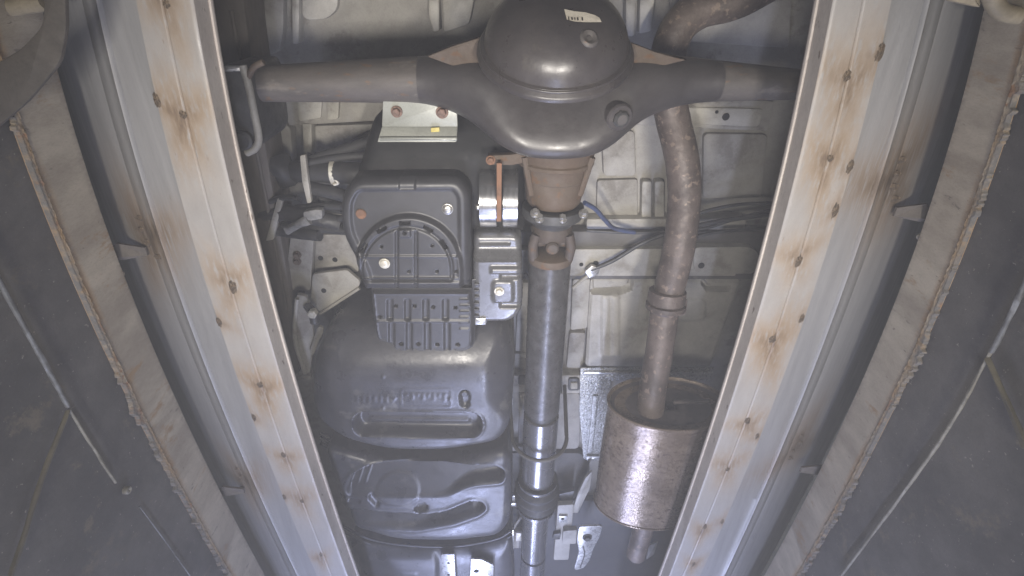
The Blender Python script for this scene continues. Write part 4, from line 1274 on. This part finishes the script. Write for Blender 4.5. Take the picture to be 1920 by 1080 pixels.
# --- cables crossing under the muffler pipe
cb = cable('brake_cable', [(1108, 506, 1.33), (1150, 488, 1.33), (1200, 458, 1.33), (1250, 438, 1.33), (1330, 418, 1.33), (1440, 402, 1.34), (1500, 392, 1.34)], 0.0062, 'cable_black', VAN, 8, 10, label='black brake cables crossing behind the exhaust pipe')
cable('cable', [(1100, 432, 1.35), (1180, 436, 1.34), (1250, 434, 1.34), (1320, 428, 1.34), (1380, 410, 1.34), (1470, 388, 1.34)], 0.005, 'cable_black', cb, 8, 8)
cable('cable', [(1290, 408, 1.33), (1330, 394, 1.33), (1390, 383, 1.33), (1470, 380, 1.33)], 0.005, 'cable_black', cb, 8, 8)
cable('cable', [(1290, 446, 1.33), (1340, 436, 1.33), (1400, 430, 1.34), (1470, 424, 1.34)], 0.0055, 'cable_black', cb, 8, 8)
cable('blue_hose', [(1096, 380, 1.22), (1116, 392, 1.25), (1134, 412, 1.28), (1152, 428, 1.31), (1190, 436, 1.33)], 0.006, 'cable_blue', cb, 8, 10, label='short blue hose by the carrier')
plate('cable_clamp', [(1096, 510), (1110, 498), (1124, 504), (1122, 516), (1106, 522)], 1.325, 0.014, 'bolt_steel', cb, r=3)
cable('clamp_arm', [(1074, 540, 1.335), (1090, 526, 1.335), (1106, 514, 1.335)], 0.006, 'body_light', cb, 4, 8)
cable('fuel_line', [(985, 512, 1.33), (1000, 540, 1.34), (1010, 560, 1.34)], 0.005, 'body_light', cb, 4, 8)

# --- bright brackets at the front of the shaft
fb = plate('shaft_bearing_bracket', [(1046, 948), (1076, 946), (1066, 1050), (1038, 1050)], 1.27, 0.02, 'body_light', VAN, r=3, label='pale bearing bracket plates beside the rubber boot')
plate('bracket_tab', [(1048, 968), (1064, 968), (1063, 980), (1047, 980)], 1.262, 0.008, 'shiny_steel', fb, r=1)
lathe_at('bracket_hole', W(1055, 973, 1.2615), (0, 0, -1), [(-0.001, 0.006), (0.0006, 0.006)], 'hole', fb, 14)
plate('bracket_tab', [(1056, 996), (1082, 994), (1080, 1020), (1054, 1020)], 1.25, 0.02, 'body_light', fb, r=3)
plate('bracket_clip', [(1038, 1002), (1052, 1000), (1050, 1012), (1036, 1012)], 1.255, 0.015, 'dark_iron', fb, r=2)
plate('side_clip', [(1044, 928), (1078, 920), (1072, 944), (1042, 946)], 1.30, 0.02, 'dark_iron', fb, r=3)
plate('long_arm', [(1098, 896), (1110, 884), (1106, 916), (1084, 962), (1072, 962), (1084, 925)], 1.30, 0.01, 'body_light', fb, r=3)
plate('white_square', [(968, 1000), (980, 1000), (979, 1015), (967, 1015)], 1.16, 0.004, 'bolt_pale', fb, r=0.5)
plate('bracket_back', [(962, 998), (986, 996), (984, 1028), (962, 1028)], 1.235, 0.02, 'body_paint', fb, r=2)
cable('bracket_arm', [(978, 968, 1.25), (966, 984, 1.25), (960, 998, 1.25)], 0.006, 'body_light', fb, 4, 8)
plate('bracket_clip', [(955, 994), (964, 994), (964, 1030), (956, 1030)], 1.22, 0.012, 'shiny_steel', fb, r=2)
plate('bracket_clip', [(953, 944), (976, 944), (974, 950), (958, 950), (958, 960), (953, 960)], 1.26, 0.012, 'shiny_steel', fb, r=1)
plate('bracket_clip', [(960, 930), (973, 930), (973, 940), (960, 940)], 1.27, 0.012, 'shiny_steel', fb, r=2)
bb = plate('bright_hanger', [(1086, 988), (1130, 986), (1124, 1008), (1112, 1030), (1106, 1050), (1094, 1066), (1076, 1070), (1080, 1056), (1086, 1036), (1082, 1014)], 1.22, 0.008, 'shiny_steel', VAN, r=6, label='bright bare steel hanger with a bolted washer')
bolt('hanger_bolt', 1101, 1007, 1.22, 0.018, 'dark_iron', bb, h=0.012)
cable('hanger_groove', [(1093, 1024, 1.2195), (1096, 1040, 1.2195), (1088, 1064, 1.2195)], 0.0025, 'dark_iron', bb, 5, 6)
plate('muffler_hanger', [(1218, 1024), (1234, 1016), (1226, 1040), (1212, 1050)], 1.20, 0.008, 'body_light', mu, r=2)

# ------------------------------------------------------------------ dusty air in the pit
bm = bmesh.new()
bmesh.ops.create_cube(bm, size=1.0)
for v in bm.verts:
    v.co = Vector((v.co.x * 3.0, 1.1 + v.co.y * 6.0, 0.18 + v.co.z * 2.7))
me = bm_mesh('haze', bm)
hm = bpy.data.materials.new('haze'); hm.use_nodes = True
nt = hm.node_tree
nt.nodes.remove(nt.nodes['Principled BSDF'])
pv = nt.nodes.new('ShaderNodeVolumePrincipled')
pv.inputs['Color'].default_value = (0.90, 0.92, 1.0, 1)
pv.inputs['Density'].default_value = 0.088
nt.links.new(pv.outputs['Volume'], nt.nodes['Material Output'].inputs['Volume'])
MAT['haze'] = hm
hz_ = link('haze', me, 'haze', None, None, None)
hz_['kind'] = 'stuff'
